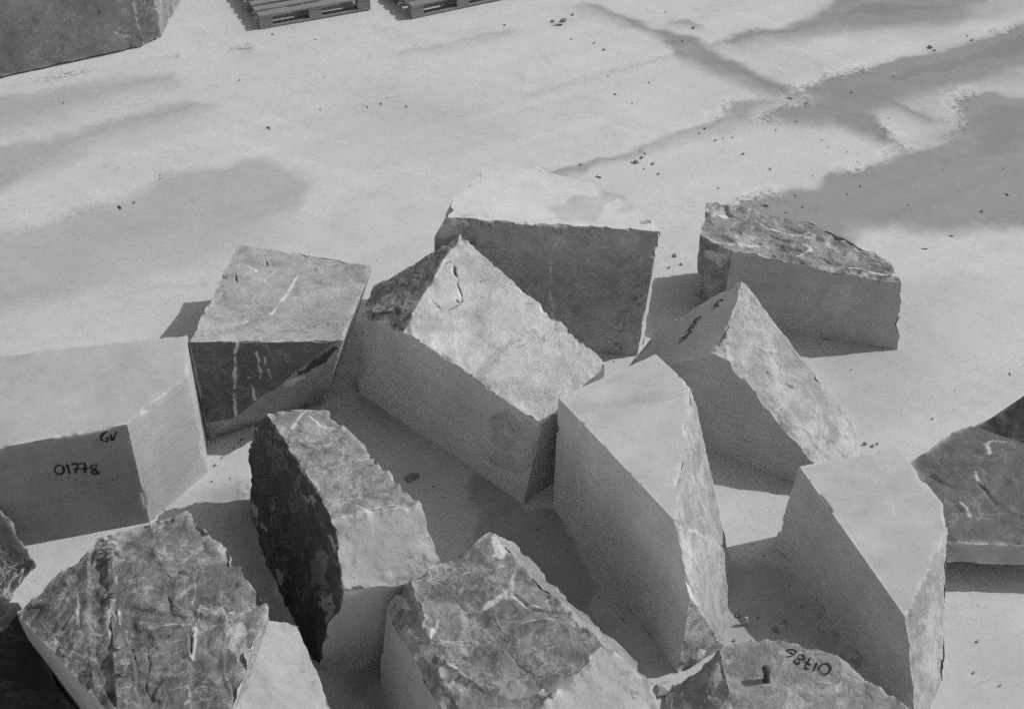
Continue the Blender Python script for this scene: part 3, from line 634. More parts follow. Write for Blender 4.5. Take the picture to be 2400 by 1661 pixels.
# F: wedge-shaped block 01791
b1, b2 = P(1649, 1051), P(1862, 1132); pl = plane(b1, b2, b1 + [0, 0, 1]); a = PL(1688, 824, pl); l = PL(1590, 869, pl); r = PL(1885, 1058, pl)
rp = plane(a, r, P(2006, 1030, 0.12)); ap = PL(1738, 664, rp)
tx = plane(a, P(1590, 869, 0.625), ap)
c7 = lambda l: crop(1480, 640, 3.8, l)
Fb = stone('marble_block', 'wedge shaped block with GV and 01791 painted on its sloping left side', 'stone block', [
    ('shade', S_(0.40, edge=0.4), pl), ('slope', R_(0.33, 0.016, 0.7, 3.0, 0.3, dust=0.2), rp), ('text', S_(0.36, edge=0.5), tx),
    ('notch', R_(0.44, 0.012, 0.3), [PL(1709, 727, rp), PL(1680, 812, tx), PL(1700, 836, rp)]),
    ('left', S_(0.38), [PL(1543, 772, tx), PL(1515, 806, tx), P(1500, 842)]), ('leftback', S_(0.38), V(PL(1703, 678, tx), PL(1543, 771, tx))), ('back', R_(0.35, 0.02), V(ap + np.array([0, 0.03, 0]), PL(2006, 1000, rp))), ('right', R_(0.38, 0.02), V(PL(2008, 1000, rp), PL(2003, 1052, rp))), ('bottom', S_(), BOT)],
    marks=[('slope', 'vein', c7([(1090, 640), (1160, 680), (1260, 700), (1340, 720)]), 0.016, -0.01, 0.6), ('slope', 'dirt', c7([(1135, 830), (1200, 870), (1260, 915)]), 0.007, 0.02, 0.7), ('slope', 'dirt', c7([(1700, 1070), (1730, 1140), (1760, 1190)]), 0.006, 0.01, 0.6),
           ('slope', 'dirt', c7([(1390, 990), (1480, 1000)]), 0.006, 0.015, 0.6), ('text', 'dirt', c7([(735, 680), (800, 690)]), 0.012, 0.01, 0.8)],
    seed=6, chip=0.02, group=GRP, L=0.014, centre=(1.5, 6.2, 0.25))
c10 = lambda l: crop(1560, 680, 14.25, l)
ribbon(Fb, 'text', [c10([(1890, 375), (1900, 335), (1840, 330), (1760, 370), (1700, 440), (1605, 535)]), c10([(1608, 532), (1680, 472), (1745, 435)]), c10([(1775, 478), (1690, 535), (1600, 597)]), c10([(1600, 597), (1700, 560), (1795, 538)])], 0.0105, 'painted_initials')
ribbon(Fb, 'text', [c10([(1178, 885), (1100, 908), (1000, 990), (948, 1062), (990, 1072), (1080, 1022), (1150, 950), (1178, 885)]), c10([(1065, 1080), (930, 1155), (795, 1235)]), c10([(990, 1182), (930, 1250), (830, 1292), (715, 1348)]), c10([(845, 1235), (800, 1300), (768, 1375)]),
    c10([(892, 1360), (820, 1390), (750, 1470), (700, 1522), (780, 1482), (850, 1430), (892, 1360)]), c10([(740, 1500), (650, 1560), (540, 1605), (420, 1665)]), c10([(745, 1582), (610, 1660), (470, 1752)])], 0.0105)

# G: tall pale block in front of the long one
b = P(1294, 1184); t = Y(1309, 932, b[1]); e = P(1591, 1578); lp = plane(b, t, e)
top = plane(t, PL(1580, 1218, lp), P(1537, 830, t[2] + 0.02))
G = stone('marble_block', 'tall smooth block with bright top and deep grey left side, leaning on the long block', 'stone block', [
    ('left', S_(0.56, edge=0.5), lp), ('top', S_(0.42), top), ('rough', R_(0.33, 0.016, 0.6, 3.0, 0.3), [PL(1580, 1218, lp), PL(1608, 1000, top), P(1684, 1293, 0.25)]), ('rough2', R_(0.33, 0.016, 0.6, 3.0, 0.3), [PL(1580, 1218, lp), PL(1604, 1330, lp), P(1697, 1430, 0.06)]),  # left side coloured paler than the top to carry bounced light
    ('foot', R_(0.42, 0.015, 0.5), [PL(1604, 1330, lp), PL(1635, 1487, lp), P(1705, 1505, 0.0)]), ('end', R_(0.42, 0.01), V(P(1597, 1572, 0), P(1709, 1510, 0))),
    ('back', S_(0.42), V(PL(1309, 932, top), PL(1537, 830, top))), ('right2', S_(0.44), V(PL(1537, 830, top), PL(1620, 906, top))), ('bottom', S_(), BOT)],
    marks=[('top', 'dirt', cc5([(1560, 1130), (1800, 1100), (2050, 1065), (2270, 1045)]), 0.09, 0, 0.12)],
    seed=7, chip=0.012, group=GRP, L=0.014, centre=(0.75, 5.2, 0.4))

# H: right block
b = P(1814, 1269); t = Y(1881, 1103, b[1] - 0.02); e = P(2092, 1638); lp = plane(b, t, e)
top = plane(t, PL(2099, 1413, lp), P(2102, 1046, t[2]))
ru = plane(PL(2124, 1446, lp), P(2200, 1610), PL(2180, 1328, top))
H_ = stone('marble_block', 'smooth sawn block with pale top at the right, beside the dark rough block', 'stone block', [
    ('left', S_(0.46, edge=0.4), lp), ('top', S_(0.38), top), ('rough', R_(0.31, 0.016, 0.6, 3.0, 0.3), ru),  # left tone lifted above the top's, painting in bounced light
    ('right', R_(0.42, 0.015, 0.5), V(PL(2213, 1195, top), PL(2228, 1285, top))), ('right2', S_(0.42), V(PL(2102, 1046, top), PL(2213, 1184, top))),
    ('back', S_(0.42), V(PL(1888, 1090, top), PL(2102, 1046, top))), ('end', R_(0.4, 0.01), V(P(2110, 1700, 0), P(2215, 1690, 0))), ('bottom', S_(), BOT)],
    seed=8, chip=0.012, group=GRP, L=0.014, centre=(2.2, 4.8, 0.25))

# I: dark rough block at the right edge
f1, f2 = P(2226, 1315, 0.17), P(2382, 1321, 0.17); g1 = Y(2226, 1272, f1[1] + 0.01); zt = g1[2]; g2 = Y(2382, 1276, f2[1] + 0.01); ti = plane(g1, g2, P(2277, 1003, zt + 0.20))
c8 = lambda l: crop(1600, 1100, 2.845, l)
I_ = stone('marble_block', 'dark rough slab at the right edge of the picture, raised above its shadow', 'stone block', [
    ('top', R_(0.125, 0.026, 0.3, 1.8, 0.45), ti), ('front', R_(0.34, 0.008, 0.2), plane(f1, f2, g1)),
    ('left', R_(0.2, 0.03), V(PL(2137, 1083, ti), g1 + np.array([-0.04, 0, 0]))), ('back', R_(0.2, 0.03), V(PL(2137, 1083, ti), PL(2245, 1005, ti))), ('back2', R_(0.2, 0.03), V(PL(2265, 1003, ti), PL(2390, 960, ti))),
    ('right', R_(0.2, 0.03), V(P(2560, 1300, 0.2), P(2520, 1000, 0.2))), ('bottom', R_(0.3, 0.02), (np.array([0, 0, 0.17]), np.array([0, 0, -1.0])))],
    marks=[('top', 'vein', crop(1600, 560, 2.85, [(2000, 1375), (2080, 1352), (2225, 1362)]), 0.009, 0, 0.7), ('top', 'vein', c8([(1850, 205), (1890, 240), (1915, 300)]), 0.012, 0), ('top', 'vein', c8([(1635, 10), (1665, 90)]), 0.022, 0.0, 0.6),
           ('top', 'vein', c8([(1955, 20), (1965, 60)]), 0.018, 0), ('top', 'dirt', c8([(1980, 90), (2030, 150), (2090, 220)]), 0.008, 0.02), ('top', 'vein', crop(1600, 560, 2.85, [(2030, 1390), (2050, 1430)]), 0.016, 0)],
    seed=9, group=GRP, L=0.016, centre=(P(2370, 1200, 0.3)))
ia = PL(2300, 1006, ti); ib = Y(2374, 943, PL(2372, 985, ti)[1])
Il = stone('raised_corner', '', '', [('top', R_(0.10, 0.02, 0.25, 2.0), [ia, ib, PL(2420, 1045, ti)]), ('back', R_(0.10, 0.015, 0.2), V(ia + np.array([0, 0.02, 0]), ib)), ('right', R_(0.1, 0.02), V(P(2540, 1200, 0.3), P(2500, 950, 0.3))), ('front', R_(0.1, 0.02), V(PL(2300, 1130, ti), PL(2520, 1180, ti))), ('bottom', R_(0.1, 0.01), (np.array([0, 0, 0.2]), np.array([0, 0, -1.0])))],
    seed=23, L=0.016, centre=PL(2430, 1010, ti) + np.array([0, 0, -0.1]), parent=I_)
pr = P(2300, 1262, 0.1)
prop = stone('support_stone', 'low stone hidden in the shadow under the dark slab at the right edge', 'stone', [
    ('a', R_(0.2, 0.01), (np.array([pr[0] - 0.12, pr[1], 0]), np.array([-1.0, 0, 0.1]))), ('b', R_(0.2, 0.01), (np.array([pr[0] + 0.5, pr[1], 0]), np.array([1.0, 0, 0.1]))), ('c', R_(0.2, 0.01), (np.array([pr[0], pr[1] + 0.05, 0]), np.array([0, -1.0, 0.1]))),
    ('d', R_(0.2, 0.01), (np.array([pr[0], pr[1] + 0.6, 0]), np.array([0, 1.0, 0.1]))), ('e', R_(0.2, 0.01), (np.array([0, 0, 0.2]), np.array([0, 0, 1.0]))), ('f', R_(0.2, 0.01), BOT)], seed=19, centre=(pr[0] + 0.2, pr[1] + 0.3, 0.1), L=0.03)

# J: rough block with black left flank
b = P(742, 1571); b2 = P(893, 1543); t = Y(801, 1387, b[1]); fp = plane(b, b2, t); dp = plane(b, P(600, 1250), t); tr = PL(955, 1363, fp)
mid = PL(780, 1213, dp); low = plane(t, tr, mid); tb = PL(628, 970, dp); low_r = PL(985, 1183, low); up = plane(mid, low_r, tb); jb = PL(577, 1010, dp)
J = stone('marble_block', 'rough block with almost black left flank and two pale upper faces', 'stone block', [
    ('flank', R_(0.055, 0.03, 0.28, 2.4, edge=0.5), dp), ('lower', R_(0.36, 0.014, 0.35, 1.6, 0.3), low), ('upper', R_(0.23, 0.03, 0.7, 2.4, 0.5), [mid, PL(985, 1183, low), tb]), ('front', S_(0.39), fp),
    ('crown', R_(0.36, 0.02, 0.5), [tb, Y(739, 958, tb[1] + 0.12), P(579, 1002, tb[2] - 0.33)]), ('back', R_(0.33, 0.02), V(PL(735, 960, up), PL(843, 973, up))),
    ('right', R_(0.35, 0.02), V(PL(843, 973, up), low_r)), ('right2', R_(0.35, 0.02), V(low_r, PL(1036, 1295, low))), ('flankback', R_(0.06, 0.02), [jb, PL(592, 1245, dp), jb + np.array([0.25, 0.5, 0])]), ('bottom', S_(), BOT)],
    marks=[('upper', 'vein', crop(0, 560, 2.85, [(2060, 1190), (2150, 1240), (2275, 1270)]), 0.018, 0), ('upper', 'vein', crop(800, 1100, 2.845, [(0, 215), (80, 225), (180, 290), (300, 245), (420, 240)]), 0.016, 0, 0.8), ('upper', 'vein', crop(0, 560, 2.85, [(1960, 1270), (2000, 1200), (2040, 1160)]), 0.02, 0, 0.8)],
    patches=[('flank', crop(0, 1100, 2.845, [(1820, 650), (1850, 645), (1880, 720), (1920, 680), (1890, 765), (1860, 760)]), 0.35, 1, 0), ('flank', crop(0, 560, 2.85, [(1970, 1490), (2010, 1480), (2090, 1590), (2060, 1590)]), 0.4, 1, 0.2),
             ('flank', crop(0, 1100, 2.845, [(2000, -10), (2060, 10), (2110, 120), (2170, 150), (2130, 180), (2080, 130)]), 0.35, 1, 0.2), ('flank', crop(0, 1100, 2.845, [(2160, 455), (2185, 460), (2215, 555), (2190, 540)]), 0.3, 1, 0), ('flank', crop(0, 1100, 2.845, [(2090, 560), (2160, 540), (2165, 900), (2150, 780), (2060, 740)]), 0.14, 1, 0),
             ('flank', crop(0, 560, 2.85, [(1640, 1270), (1690, 1250), (1720, 1270), (1680, 1330)]), 0.3, 1, 0.2), ('flank', crop(0, 560, 2.85, [(1830, 1180), (1930, 1190), (1990, 1240), (1960, 1310), (1900, 1300), (1870, 1230)]), 0.42, 1, 0.2), ('flank', crop(0, 560, 2.85, [(1960, 1310), (2010, 1370), (2040, 1430), (2000, 1440)]), 0.40, 1, 0.2), ('flank', crop(0, 1100, 2.845, [(1740, 330), (1790, 390), (1775, 410), (1750, 380)]), 0.3, 1, 0.2), ('flank', crop(0, 1100, 2.845, [(2030, 180), (2070, 200), (2070, 270), (2050, 240)]), 0.25, 1, 0.2), ('flank', crop(0, 1100, 2.845, [(1800, 250), (1870, 165), (1860, 190), (1815, 290)]), 0.2, 1, 0.1), ('flank', crop(0, 1100, 2.845, [(2145, 880), (2180, 820), (2185, 1000), (2165, 980)]), 0.25, 1, 0.1),
             ('flank', crop(0, 1100, 2.845, [(1670, 330), (1690, 190), (1700, 250), (1690, 400)]), 0.35, 1, 0)],
    seed=10, chip=0.022, group=GRP, L=0.012, centre=(-0.95, 5.0, 0.4))

# K: big rough block at the lower left
ck = lambda l: crop(0, 1100, 2.845, l)
zk = 0.62
ka, kb, kc, kd, ke = P(39, 1437, 0.42), P(235, 1262, 0.60), P(429, 1190, zk), P(562, 1335, 0.60), P(629, 1451, 0.55)
kg, kh = P(699, 1462, 0.46), P(742, 1567, 0.40)
K = stone('marble_block', 'big craggy block with deep vertical fissures at the lower left', 'stone block', [
    ('slopeleft', R_(0.17, 0.045, 0.9, 2.4, 0.55), [ka, kb, P(228, 1640, 0.62)]), ('top', R_(0.18, 0.052, 0.85, 2.0, 0.55), [kb, kc, kd, P(560, 1640, 0.66), P(300, 1640, 0.66)]),
    ('back', R_(0.3, 0.03), V(kb, kc)), ('backleft', R_(0.3, 0.03), V(ka, kb)), ('right', R_(0.3, 0.04), V(kc, kd)), ('right2', R_(0.3, 0.03), V(kd, ke + np.array([0.03, 0, 0]))),
    ('right3', R_(0.4, 0.02), V(ke, P(562, 1592, 0.66))), ('sawn', S_(0.40), [ka, P(228, 1640, 0.62), P(137, 1589, 0.18)]), ('front', R_(0.3, 0.02), V(P(100, 1830, 0.5), P(760, 1830, 0.5))), ('bottom', S_(), BOT)],
    marks=[('top', 'ledge', ck([(720, 560), (770, 690), (760, 850), (770, 990), (840, 1090), (880, 1200), (910, 1320), (920, 1560)]), 0.11, 0.030), ('top', 'ledge', ck([(1300, 880), (1280, 1010), (1265, 1150), (1275, 1280), (1260, 1400), (1270, 1600)]), 0.10, 0.026),
           ('top', 'ledge', ck([(1490, 940), (1515, 1100), (1500, 1250), (1530, 1500)]), 0.08, 0.018), ('top', 'ledge', ck([(700, 440), (780, 530), (900, 630), (1060, 640), (1300, 620), (1480, 660)]), 0.09, 0.020), ('slopeleft', 'ledge', ck([(600, 620), (615, 900), (620, 1200), (660, 1440), (760, 1600)]), 0.09, 0.022),
           ('top', 'dirt', ck([(770, 900), (775, 990), (840, 1090), (880, 1200), (910, 1320)]), 0.008, 0.01, 0.7), ('top', 'dirt', ck([(1280, 1010), (1265, 1150), (1275, 1280), (1260, 1400)]), 0.007, 0.01, 0.8), ('top', 'dirt', ck([(990, 1200), (1000, 1320), (980, 1420), (995, 1525)]), 0.006, 0.01, 0.8),
           ('top', 'dirt', ck([(730, 460), (780, 530), (880, 620)]), 0.008, 0.01, 0.8), ('top', 'dirt', ck([(960, 1130), (985, 1190), (1060, 1140), (1130, 1110)]), 0.007, 0.01, 0.7), ('top', 'dirt', ck([(1060, 640), (1080, 690), (1150, 730)]), 0.007, 0.01, 0.7), ('slopeleft', 'dirt', ck([(620, 1200), (640, 1340), (680, 1440), (750, 1525)]), 0.007, 0.01, 0.8),
           ('top', 'vein', crop(0, 1100, 2.845, [(780, 890), (800, 1010), (870, 1080)]), 0.014, -0.01), ('top', 'vein', crop(0, 1100, 2.845, [(1300, 1000), (1290, 1150), (1280, 1260)]), 0.020, -0.01, 0.7), ('slopeleft', 'vein', crop(0, 1100, 2.845, [(540, 860), (550, 960), (545, 1070)]), 0.016, 0), ('slopeleft', 'vein', crop(0, 1100, 2.845, [(390, 1200), (480, 1240)]), 0.02, 0),
           ('top', 'vein', crop(0, 1100, 2.845, [(1400, 740), (1280, 800), (1200, 870)]), 0.03, 0, 0.5), ('top', 'vein', crop(0, 1100, 2.845, [(1520, 950), (1640, 960), (1770, 1000)]), 0.012, 0)],
    patches=[('top', crop(0, 1100, 2.845, [(740, 690), (800, 680), (810, 780), (770, 850), (770, 960), (710, 900), (700, 800)]), 0.12, 1, 0.2), ('top', crop(0, 1100, 2.845, [(1540, 1000), (1650, 1060), (1640, 1200), (1580, 1240), (1520, 1150)]), 0.4, 1, 1.0)],
    seed=11, chip=0.03, group=GRP, L=0.013, centre=(-1.8, 4.15, 0.3))
Kf = stone('broken_corner', 'fresh pale broken corner', 'stone', [('fresh', R_(0.34, 0.018, 0.35, 1.8, 0.4), plane(ke, kg, P(562, 1600, 0.57))), ('back', R_(0.4, 0.01), V(ke, kg)), ('right', R_(0.42, 0.015), V(kg, kh)),
    ('left', R_(0.4, 0.01), V(ke + np.array([-0.04, 0, 0]), P(540, 1640, 0.6))), ('front', R_(0.4, 0.01), V(P(500, 1810, 0.5), P(800, 1790, 0.3))), ('bottom', S_(), BOT)], seed=31, L=0.012, centre=P(640, 1600, 0.3), parent=K)
Kf['label'] = 'fresh pale broken corner'

# L: rough block at the bottom centre
zl = 0.66
pk, l1, l2, l3, l4 = P(1160, 1246, zl), P(951, 1366, zl), P(916, 1409, zl - 0.05), P(1025, 1624, zl - 0.02), P(1412, 1515, zl)
topp = plane(pk, l1, l4, P(1150, 1640, zl))
bev = [PL(1190, 1279, topp), l4, P(1246, 1323, 0.44), P(1464, 1520, 0.44)]
L_ = stone('marble_block', 'rough mottled block with a split corner at the bottom centre', 'stone block', [
    ('top', R_(0.20, 0.036, 0.85, 2.3, 0.55), topp), ('bevel', R_(0.26, 0.015, 0.5), bev), ('sawn', S_(0.38), [l2, l3, P(905, 1560, 0.2), P(893, 1640, 0.05)][:3]), ('cham', R_(0.24, 0.025, 0.8), [l1 + [0, 0, -0.02], l2 + [0, 0, -0.07], P(1000, 1600, zl - 0.08)]),
    ('fresh', R_(0.32, 0.012, 0.2), [P(1412, 1513, zl), P(1317, 1612, zl - 0.0), P(1530, 1620, 0.5)]), ('end', R_(0.36, 0.015), V(P(1515, 1581, 0.5), P(1560, 1700, 0.5))),
    ('back', R_(0.3, 0.02), V(pk + np.array([0, 0, 0]), l1)), ('low', R_(0.3, 0.01), [P(1250, 1325, 0.44), P(1464, 1522, 0.44), P(1310, 1510, 0.0)]), ('front', R_(0.3, 0.02), V(P(850, 1830, 0.5), P(1560, 1830, 0.5))), ('bottom', S_(), BOT)],
    marks=[('top', 'ledge', crop(800, 1100, 2.845, [(640, 780), (760, 900), (830, 1020), (850, 1130), (1000, 1200), (1090, 1210)]), 0.08, 0.018), ('top', 'ledge', crop(800, 1100, 2.845, [(1090, 1210), (1180, 1310), (1270, 1370), (1330, 1450), (1440, 1560)]), 0.10, 0.026),
           ('top', 'ledge', crop(800, 1100, 2.845, [(950, 915), (1060, 850), (1150, 840), (1230, 890), (1400, 930)]), 0.06, -0.012), ('top', 'dirt', crop(800, 1100, 2.845, [(1090, 1210), (1180, 1310), (1270, 1370), (1330, 1450), (1440, 1520)]), 0.010, 0.012), ('top', 'vein', crop(800, 1100, 2.845, [(950, 915), (1060, 850), (1150, 840), (1230, 890), (1330, 910)]), 0.016, 0, 0.7),
           ('top', 'vein', crop(800, 1100, 2.845, [(660, 730), (740, 720), (850, 690)]), 0.010, 0), ('top', 'vein', crop(800, 1100, 2.845, [(640, 1020), (600, 1100), (560, 1130)]), 0.015, 0, 0.7), ('top', 'vein', crop(800, 1100, 2.845, [(1160, 680), (1140, 760), (1100, 830)]), 0.02, 0, 0.5),
           ('top', 'vein', crop(800, 1100, 2.845, [(720, 1290), (820, 1370), (960, 1440)]), 0.012, 0, 0.8), ('top', 'vein', crop(800, 1100, 2.845, [(1030, 980), (1070, 1090), (1050, 1180)]), 0.012, -0.01, 0.4)],
    patches=[('top', crop(800, 1100, 2.845, [(990, 470), (1070, 450), (1110, 530), (1060, 600), (1010, 590)]), 0.45, 1, 0.2), ('top', crop(800, 1100, 2.845, [(640, 1290), (720, 1300), (830, 1380), (1010, 1480), (900, 1470), (760, 1430), (680, 1390)]), 0.07, 1, 0.3),
             ('top', crop(800, 1100, 2.845, [(1090, 1220), (1200, 1340), (1330, 1525), (1060, 1525), (1060, 1330)]), 0.24, 1, 0.1), ('top', crop(800, 1100, 2.845, [(360, 900), (470, 910), (530, 950), (470, 1000), (390, 980)]), 0.2, 1, 0.8)],
    seed=12, chip=0.025, group=GRP, L=0.011)

# M: block 01786 with a steel pin
zm = 0.28
m1, m2, m3, m4, m5 = P(1640, 1550, zm - 0.1), P(1725, 1507, zm - 0.03), P(1830, 1494, zm), P(1973, 1545, zm), P(2092, 1640, zm - 0.02)
topp = plane(m2, m3, m4, m5, P(1800, 1640, zm + 0.02))
M_ = stone('marble_block', 'block at the bottom right with 01786 painted upside down beside a steel pin', 'stone block', [
    ('top', R_(0.24, 0.026, 0.75, 2.4, 0.45), topp), ('west', R_(0.38, 0.03, 0.8), [P(1668, 1532, zm - 0.03), P(1700, 1640, zm), P(1590, 1590, zm - 0.2)]), ('back', R_(0.36, 0.02), V(m2, m3)), ('back2', R_(0.36, 0.02), V(m3 + [0.02, 0.01, 0], m4 + [0.02, 0.01, 0])), ('back3', R_(0.36, 0.02), V(m4, m5)),
    ('back0', R_(0.36, 0.02), V(P(1610, 1568, 0.2), P(1712, 1510, 0.28))), ('front', R_(0.3, 0.02), V(P(1600, 1830, 0.3), P(2100, 1800, 0.3))), ('left', R_(0.3, 0.02), V(P(1565, 1580, 0.1), P(1560, 1800, 0.1))), ('bottom', S_(), BOT)],
    marks=[('top', 'vein', c8([(910, 1440), (965, 1420)]), 0.02, 0), ('top', 'dirt', c8([(1045, 1270), (1040, 1360), (1060, 1430), (1000, 1500)]), 0.005, 0.01, 0.6), ('top', 'vein', c8([(1060, 1420), (1000, 1500)]), 0.02, 0, 0.6), ('top', 'dirt', c8([(680, 1350), (640, 1420), (620, 1490)]), 0.004, 0.01, 0.6)],
    patches=[('top', c8([(1045, 1290), (1080, 1270), (1165, 1350), (1140, 1380), (1050, 1400)]), 0.26, 1, 0.2)],
    seed=13, chip=0.02, group=GRP, L=0.011)
c9 = lambda l: crop(1770, 1470, 9.5, l)
ribbon(M_, 'top', [c9([(725, 555), (718, 510), (800, 500), (880, 520), (905, 575), (865, 622), (760, 660), (680, 665)]), c9([(725, 555), (800, 592), (865, 618)]), c9([(990, 612), (1070, 650), (1095, 712), (1040, 735), (970, 715), (955, 650), (990, 612)]),
    c9([(1040, 735), (930, 725), (868, 755), (890, 800), (960, 832), (986, 800), (960, 738)]), c9([(1222, 702), (1175, 790), (1130, 862)]), c9([(1060, 762), (1150, 808), (1240, 855)]), c9([(1080, 880), (1205, 945)]),
    c9([(1368, 805), (1340, 890), (1295, 980)]), c9([(1500, 860), (1600, 860), (1668, 930), (1640, 1020), (1580, 1060), (1490, 1040), (1422, 960), (1440, 890), (1500, 860)])], 0.009, 'painted_number', 0.003, True)
def lathe(name, prof, mat, parent=None, n=14, lean=(0, 0)):
    Vs, Fs = [], []
    for z, r in prof:
        for k in range(n): Vs.append((r * math.cos(2 * math.pi * k / n) + lean[0] * z, r * math.sin(2 * math.pi * k / n) + lean[1] * z, z))
    for i in range(len(prof) - 1):
        for k in range(n): Fs.append((i * n + k, i * n + (k + 1) % n, (i + 1) * n + (k + 1) % n, (i + 1) * n + k))
    Fs += [tuple(range(n))[::-1], tuple(range((len(prof) - 1) * n, len(prof) * n))]
    return link(name, pmesh(name, Vs, Fs), mat, parent)
pin = lathe('steel_pin', [(-0.05, 0.022), (0.0, 0.022), (0.085, 0.018), (0.088, 0.026), (0.110, 0.026), (0.118, 0.020), (0.130, 0.012)], M_STEEL, M_, lean=(-0.12, 0.1))
pin.scale = (0.85, 0.85, 0.85); pin.location = np.array(PL(1797, 1596, topp)) - np.array(M_.location)

# N: dark sliver at the left edge
n0 = P(30, 1420, 0)
N_ = stone('marble_block', 'dark streaky block cut off by the left edge below block 01778', 'stone block', [
    ('right', R_(0.05, 0.03, 0.7, 2.5), (P(62, 1330, 0.04), np.array([0.84, -0.3, 0.42]))), ('back', R_(0.12, 0.02, 0.5), [P(23, 1153, 0.5), P(84, 1300, 0.08), P(23, 1153, 0.5) + np.array([-1, 0.2, 0])]), ('top', R_(0.2, 0.03), (np.array([0, 0, 0.55]), np.array([0, 0, 1.0]))),
    ('front', R_(0.12, 0.02), V(P(40, 1560, 0.0), P(-300, 1590, 0.0))), ('left', R_(0.2, 0.02), V(P(-350, 1590, 0), P(-350, 1200, 0))), ('bottom', S_(), BOT)],
    seed=14, group=GRP, centre=P(-120, 1340, 0.15))

shade_filler = stone('marble_block', 'added low rock, coloured black in place of deep shade, in the bottom left corner', 'stone block', [  # added block; its near-black colour stands in for deep shade
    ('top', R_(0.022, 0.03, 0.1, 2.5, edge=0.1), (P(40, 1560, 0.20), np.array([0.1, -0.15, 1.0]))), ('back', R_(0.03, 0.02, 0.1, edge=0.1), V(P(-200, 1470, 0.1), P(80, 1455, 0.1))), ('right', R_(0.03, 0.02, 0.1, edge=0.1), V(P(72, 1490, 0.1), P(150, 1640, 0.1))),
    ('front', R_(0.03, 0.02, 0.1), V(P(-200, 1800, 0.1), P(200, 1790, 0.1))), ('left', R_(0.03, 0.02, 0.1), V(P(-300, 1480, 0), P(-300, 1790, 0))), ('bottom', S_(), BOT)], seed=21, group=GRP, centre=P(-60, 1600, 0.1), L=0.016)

# O: block in the top left corner
o1, o2, o3 = P(18, 181), P(333, 111), P(381, 87); ot = Y(368, 10, o3[1])
O_ = stone('marble_block', 'grey sawn block in the top left corner with a chipped end', 'stone block', [
    ('front', R_(0.16, 0.005, 0.25, edge=0.3), V(o1, o2)), ('chip', R_(0.11, 0.02, 0.5), V(o2, o3)), ('right', R_(0.22, 0.03, 0.5), V(o3, o3 + np.array([0.02, 1.0, 0]))), ('top', S_(0.42), (np.array([0, 0, 1.15]), np.array([0, 0.0, 1.0]))),
    ('back', S_(), V(P(18, 181, 0) + [0.3, 1.4, 0], P(333, 111, 0) + [0.3, 1.4, 0])), ('left', S_(), V(P(-300, 250, 0), P(-320, 0, 0))), ('bottom', S_(), (np.array([0, 0, 0.02]), np.array([0, 0, -1.0])))],
    marks=[('front', 'vein', crop(0, 0, 2.85, [(760, 200), (810, 230), (870, 240)]), 0.02, 0.01, 0.5), ('front', 'dirt', crop(0, 0, 2.85, [(655, 65), (668, 100)]), 0.02, 0, 0.5)],
    patches=[('front', crop(0, 0, 2.85, [(750, 180), (850, 170), (880, 235), (800, 225)]), 0.2, 1, 0.2)], seed=15, group=GRP, L=0.02, centre=P(200, 141, 0.0) + np.array([-0.4, 0.5, 0.5]))

# ------------------------------------------------------------------ pallets
def boxmesh(bs):
    Vs, Fs = [], []
    for (x0, x1), (y0, y1), (z0, z1) in bs:
        b_ = len(Vs); e = 0.004
        for z, i in ((z0, 0), (z0 + e, 1), (z1 - e, 1), (z1, 0)):
            q = 0 if i else e
            Vs += [(x0 + q, y0 + q, z), (x1 - q, y0 + q, z), (x1 - q, y1 - q, z), (x0 + q, y1 - q, z)]
        for r in range(3):
            for k in range(4): Fs.append((b_ + 4 * r + k, b_ + 4 * r + (k + 1) % 4, b_ + 4 * r + 4 + (k + 1) % 4, b_ + 4 * r + 4 + k))
        Fs += [(b_ + 3, b_ + 2, b_ + 1, b_), (b_ + 12, b_ + 13, b_ + 14, b_ + 15)]
    return Vs, Fs
def part(name, bs, parent, mat=M_WOOD): return link(name, pmesh(name, *boxmesh(bs)), mat, parent)
def make_pallet(label):
    r = bpy.data.objects.new('wooden_pallet', None); SC.collection.objects.link(r); tag(r, label, 'pallet', 'wooden pallets lying on the yard')
    Wd, Dp = 1.2, 1.0
    for y in (0.0, 0.45, 0.90):
        part('bottom_board', [((0, Wd), (y, y + 0.10), (0.0, 0.022))], r)
        for x in (0.0, 0.53, 1.06): part('spacer_block', [((x, x + 0.14), (y + 0.002, y + 0.098), (0.022, 0.10))], r)
    for x in (0.0, 0.53, 1.06): part('stringer_board', [((x, x + 0.14), (0, Dp), (0.10, 0.122))], r)
    for k in range(7): part('deck_board', [((0, Wd), (k * 0.15, k * 0.15 + 0.10), (0.122, 0.144))], r)
    return r
def copy_tree(o, parent=None):
    c_ = o.copy(); SC.collection.objects.link(c_)
    if parent is not None: c_.parent = parent; c_.matrix_parent_inverse = Matrix.Identity(4)
    for ch in list(o.children): copy_tree(ch, c_)
    return c_
p0 = P(610, 70); p1 = P(866, 24, 0.0); ang = math.atan2(P(800, 36)[1] - p0[1], P(800, 36)[0] - p0[0])
PA = make_pallet('wooden pallet at the top nearer the grey corner block')
PA.location = (p0[0], p0[1], 0.003); PA.rotation_euler = (0, 0, ang)
PB = copy_tree(PA); PB['label'] = 'wooden pallet at the top edge showing only its front corner'
q0 = P(965, 46); PB.location = (q0[0], q0[1], 0.003); PB.rotation_euler = (0, 0, math.atan2(P(1080, 21)[1] - q0[1], P(1080, 21)[0] - q0[0]))

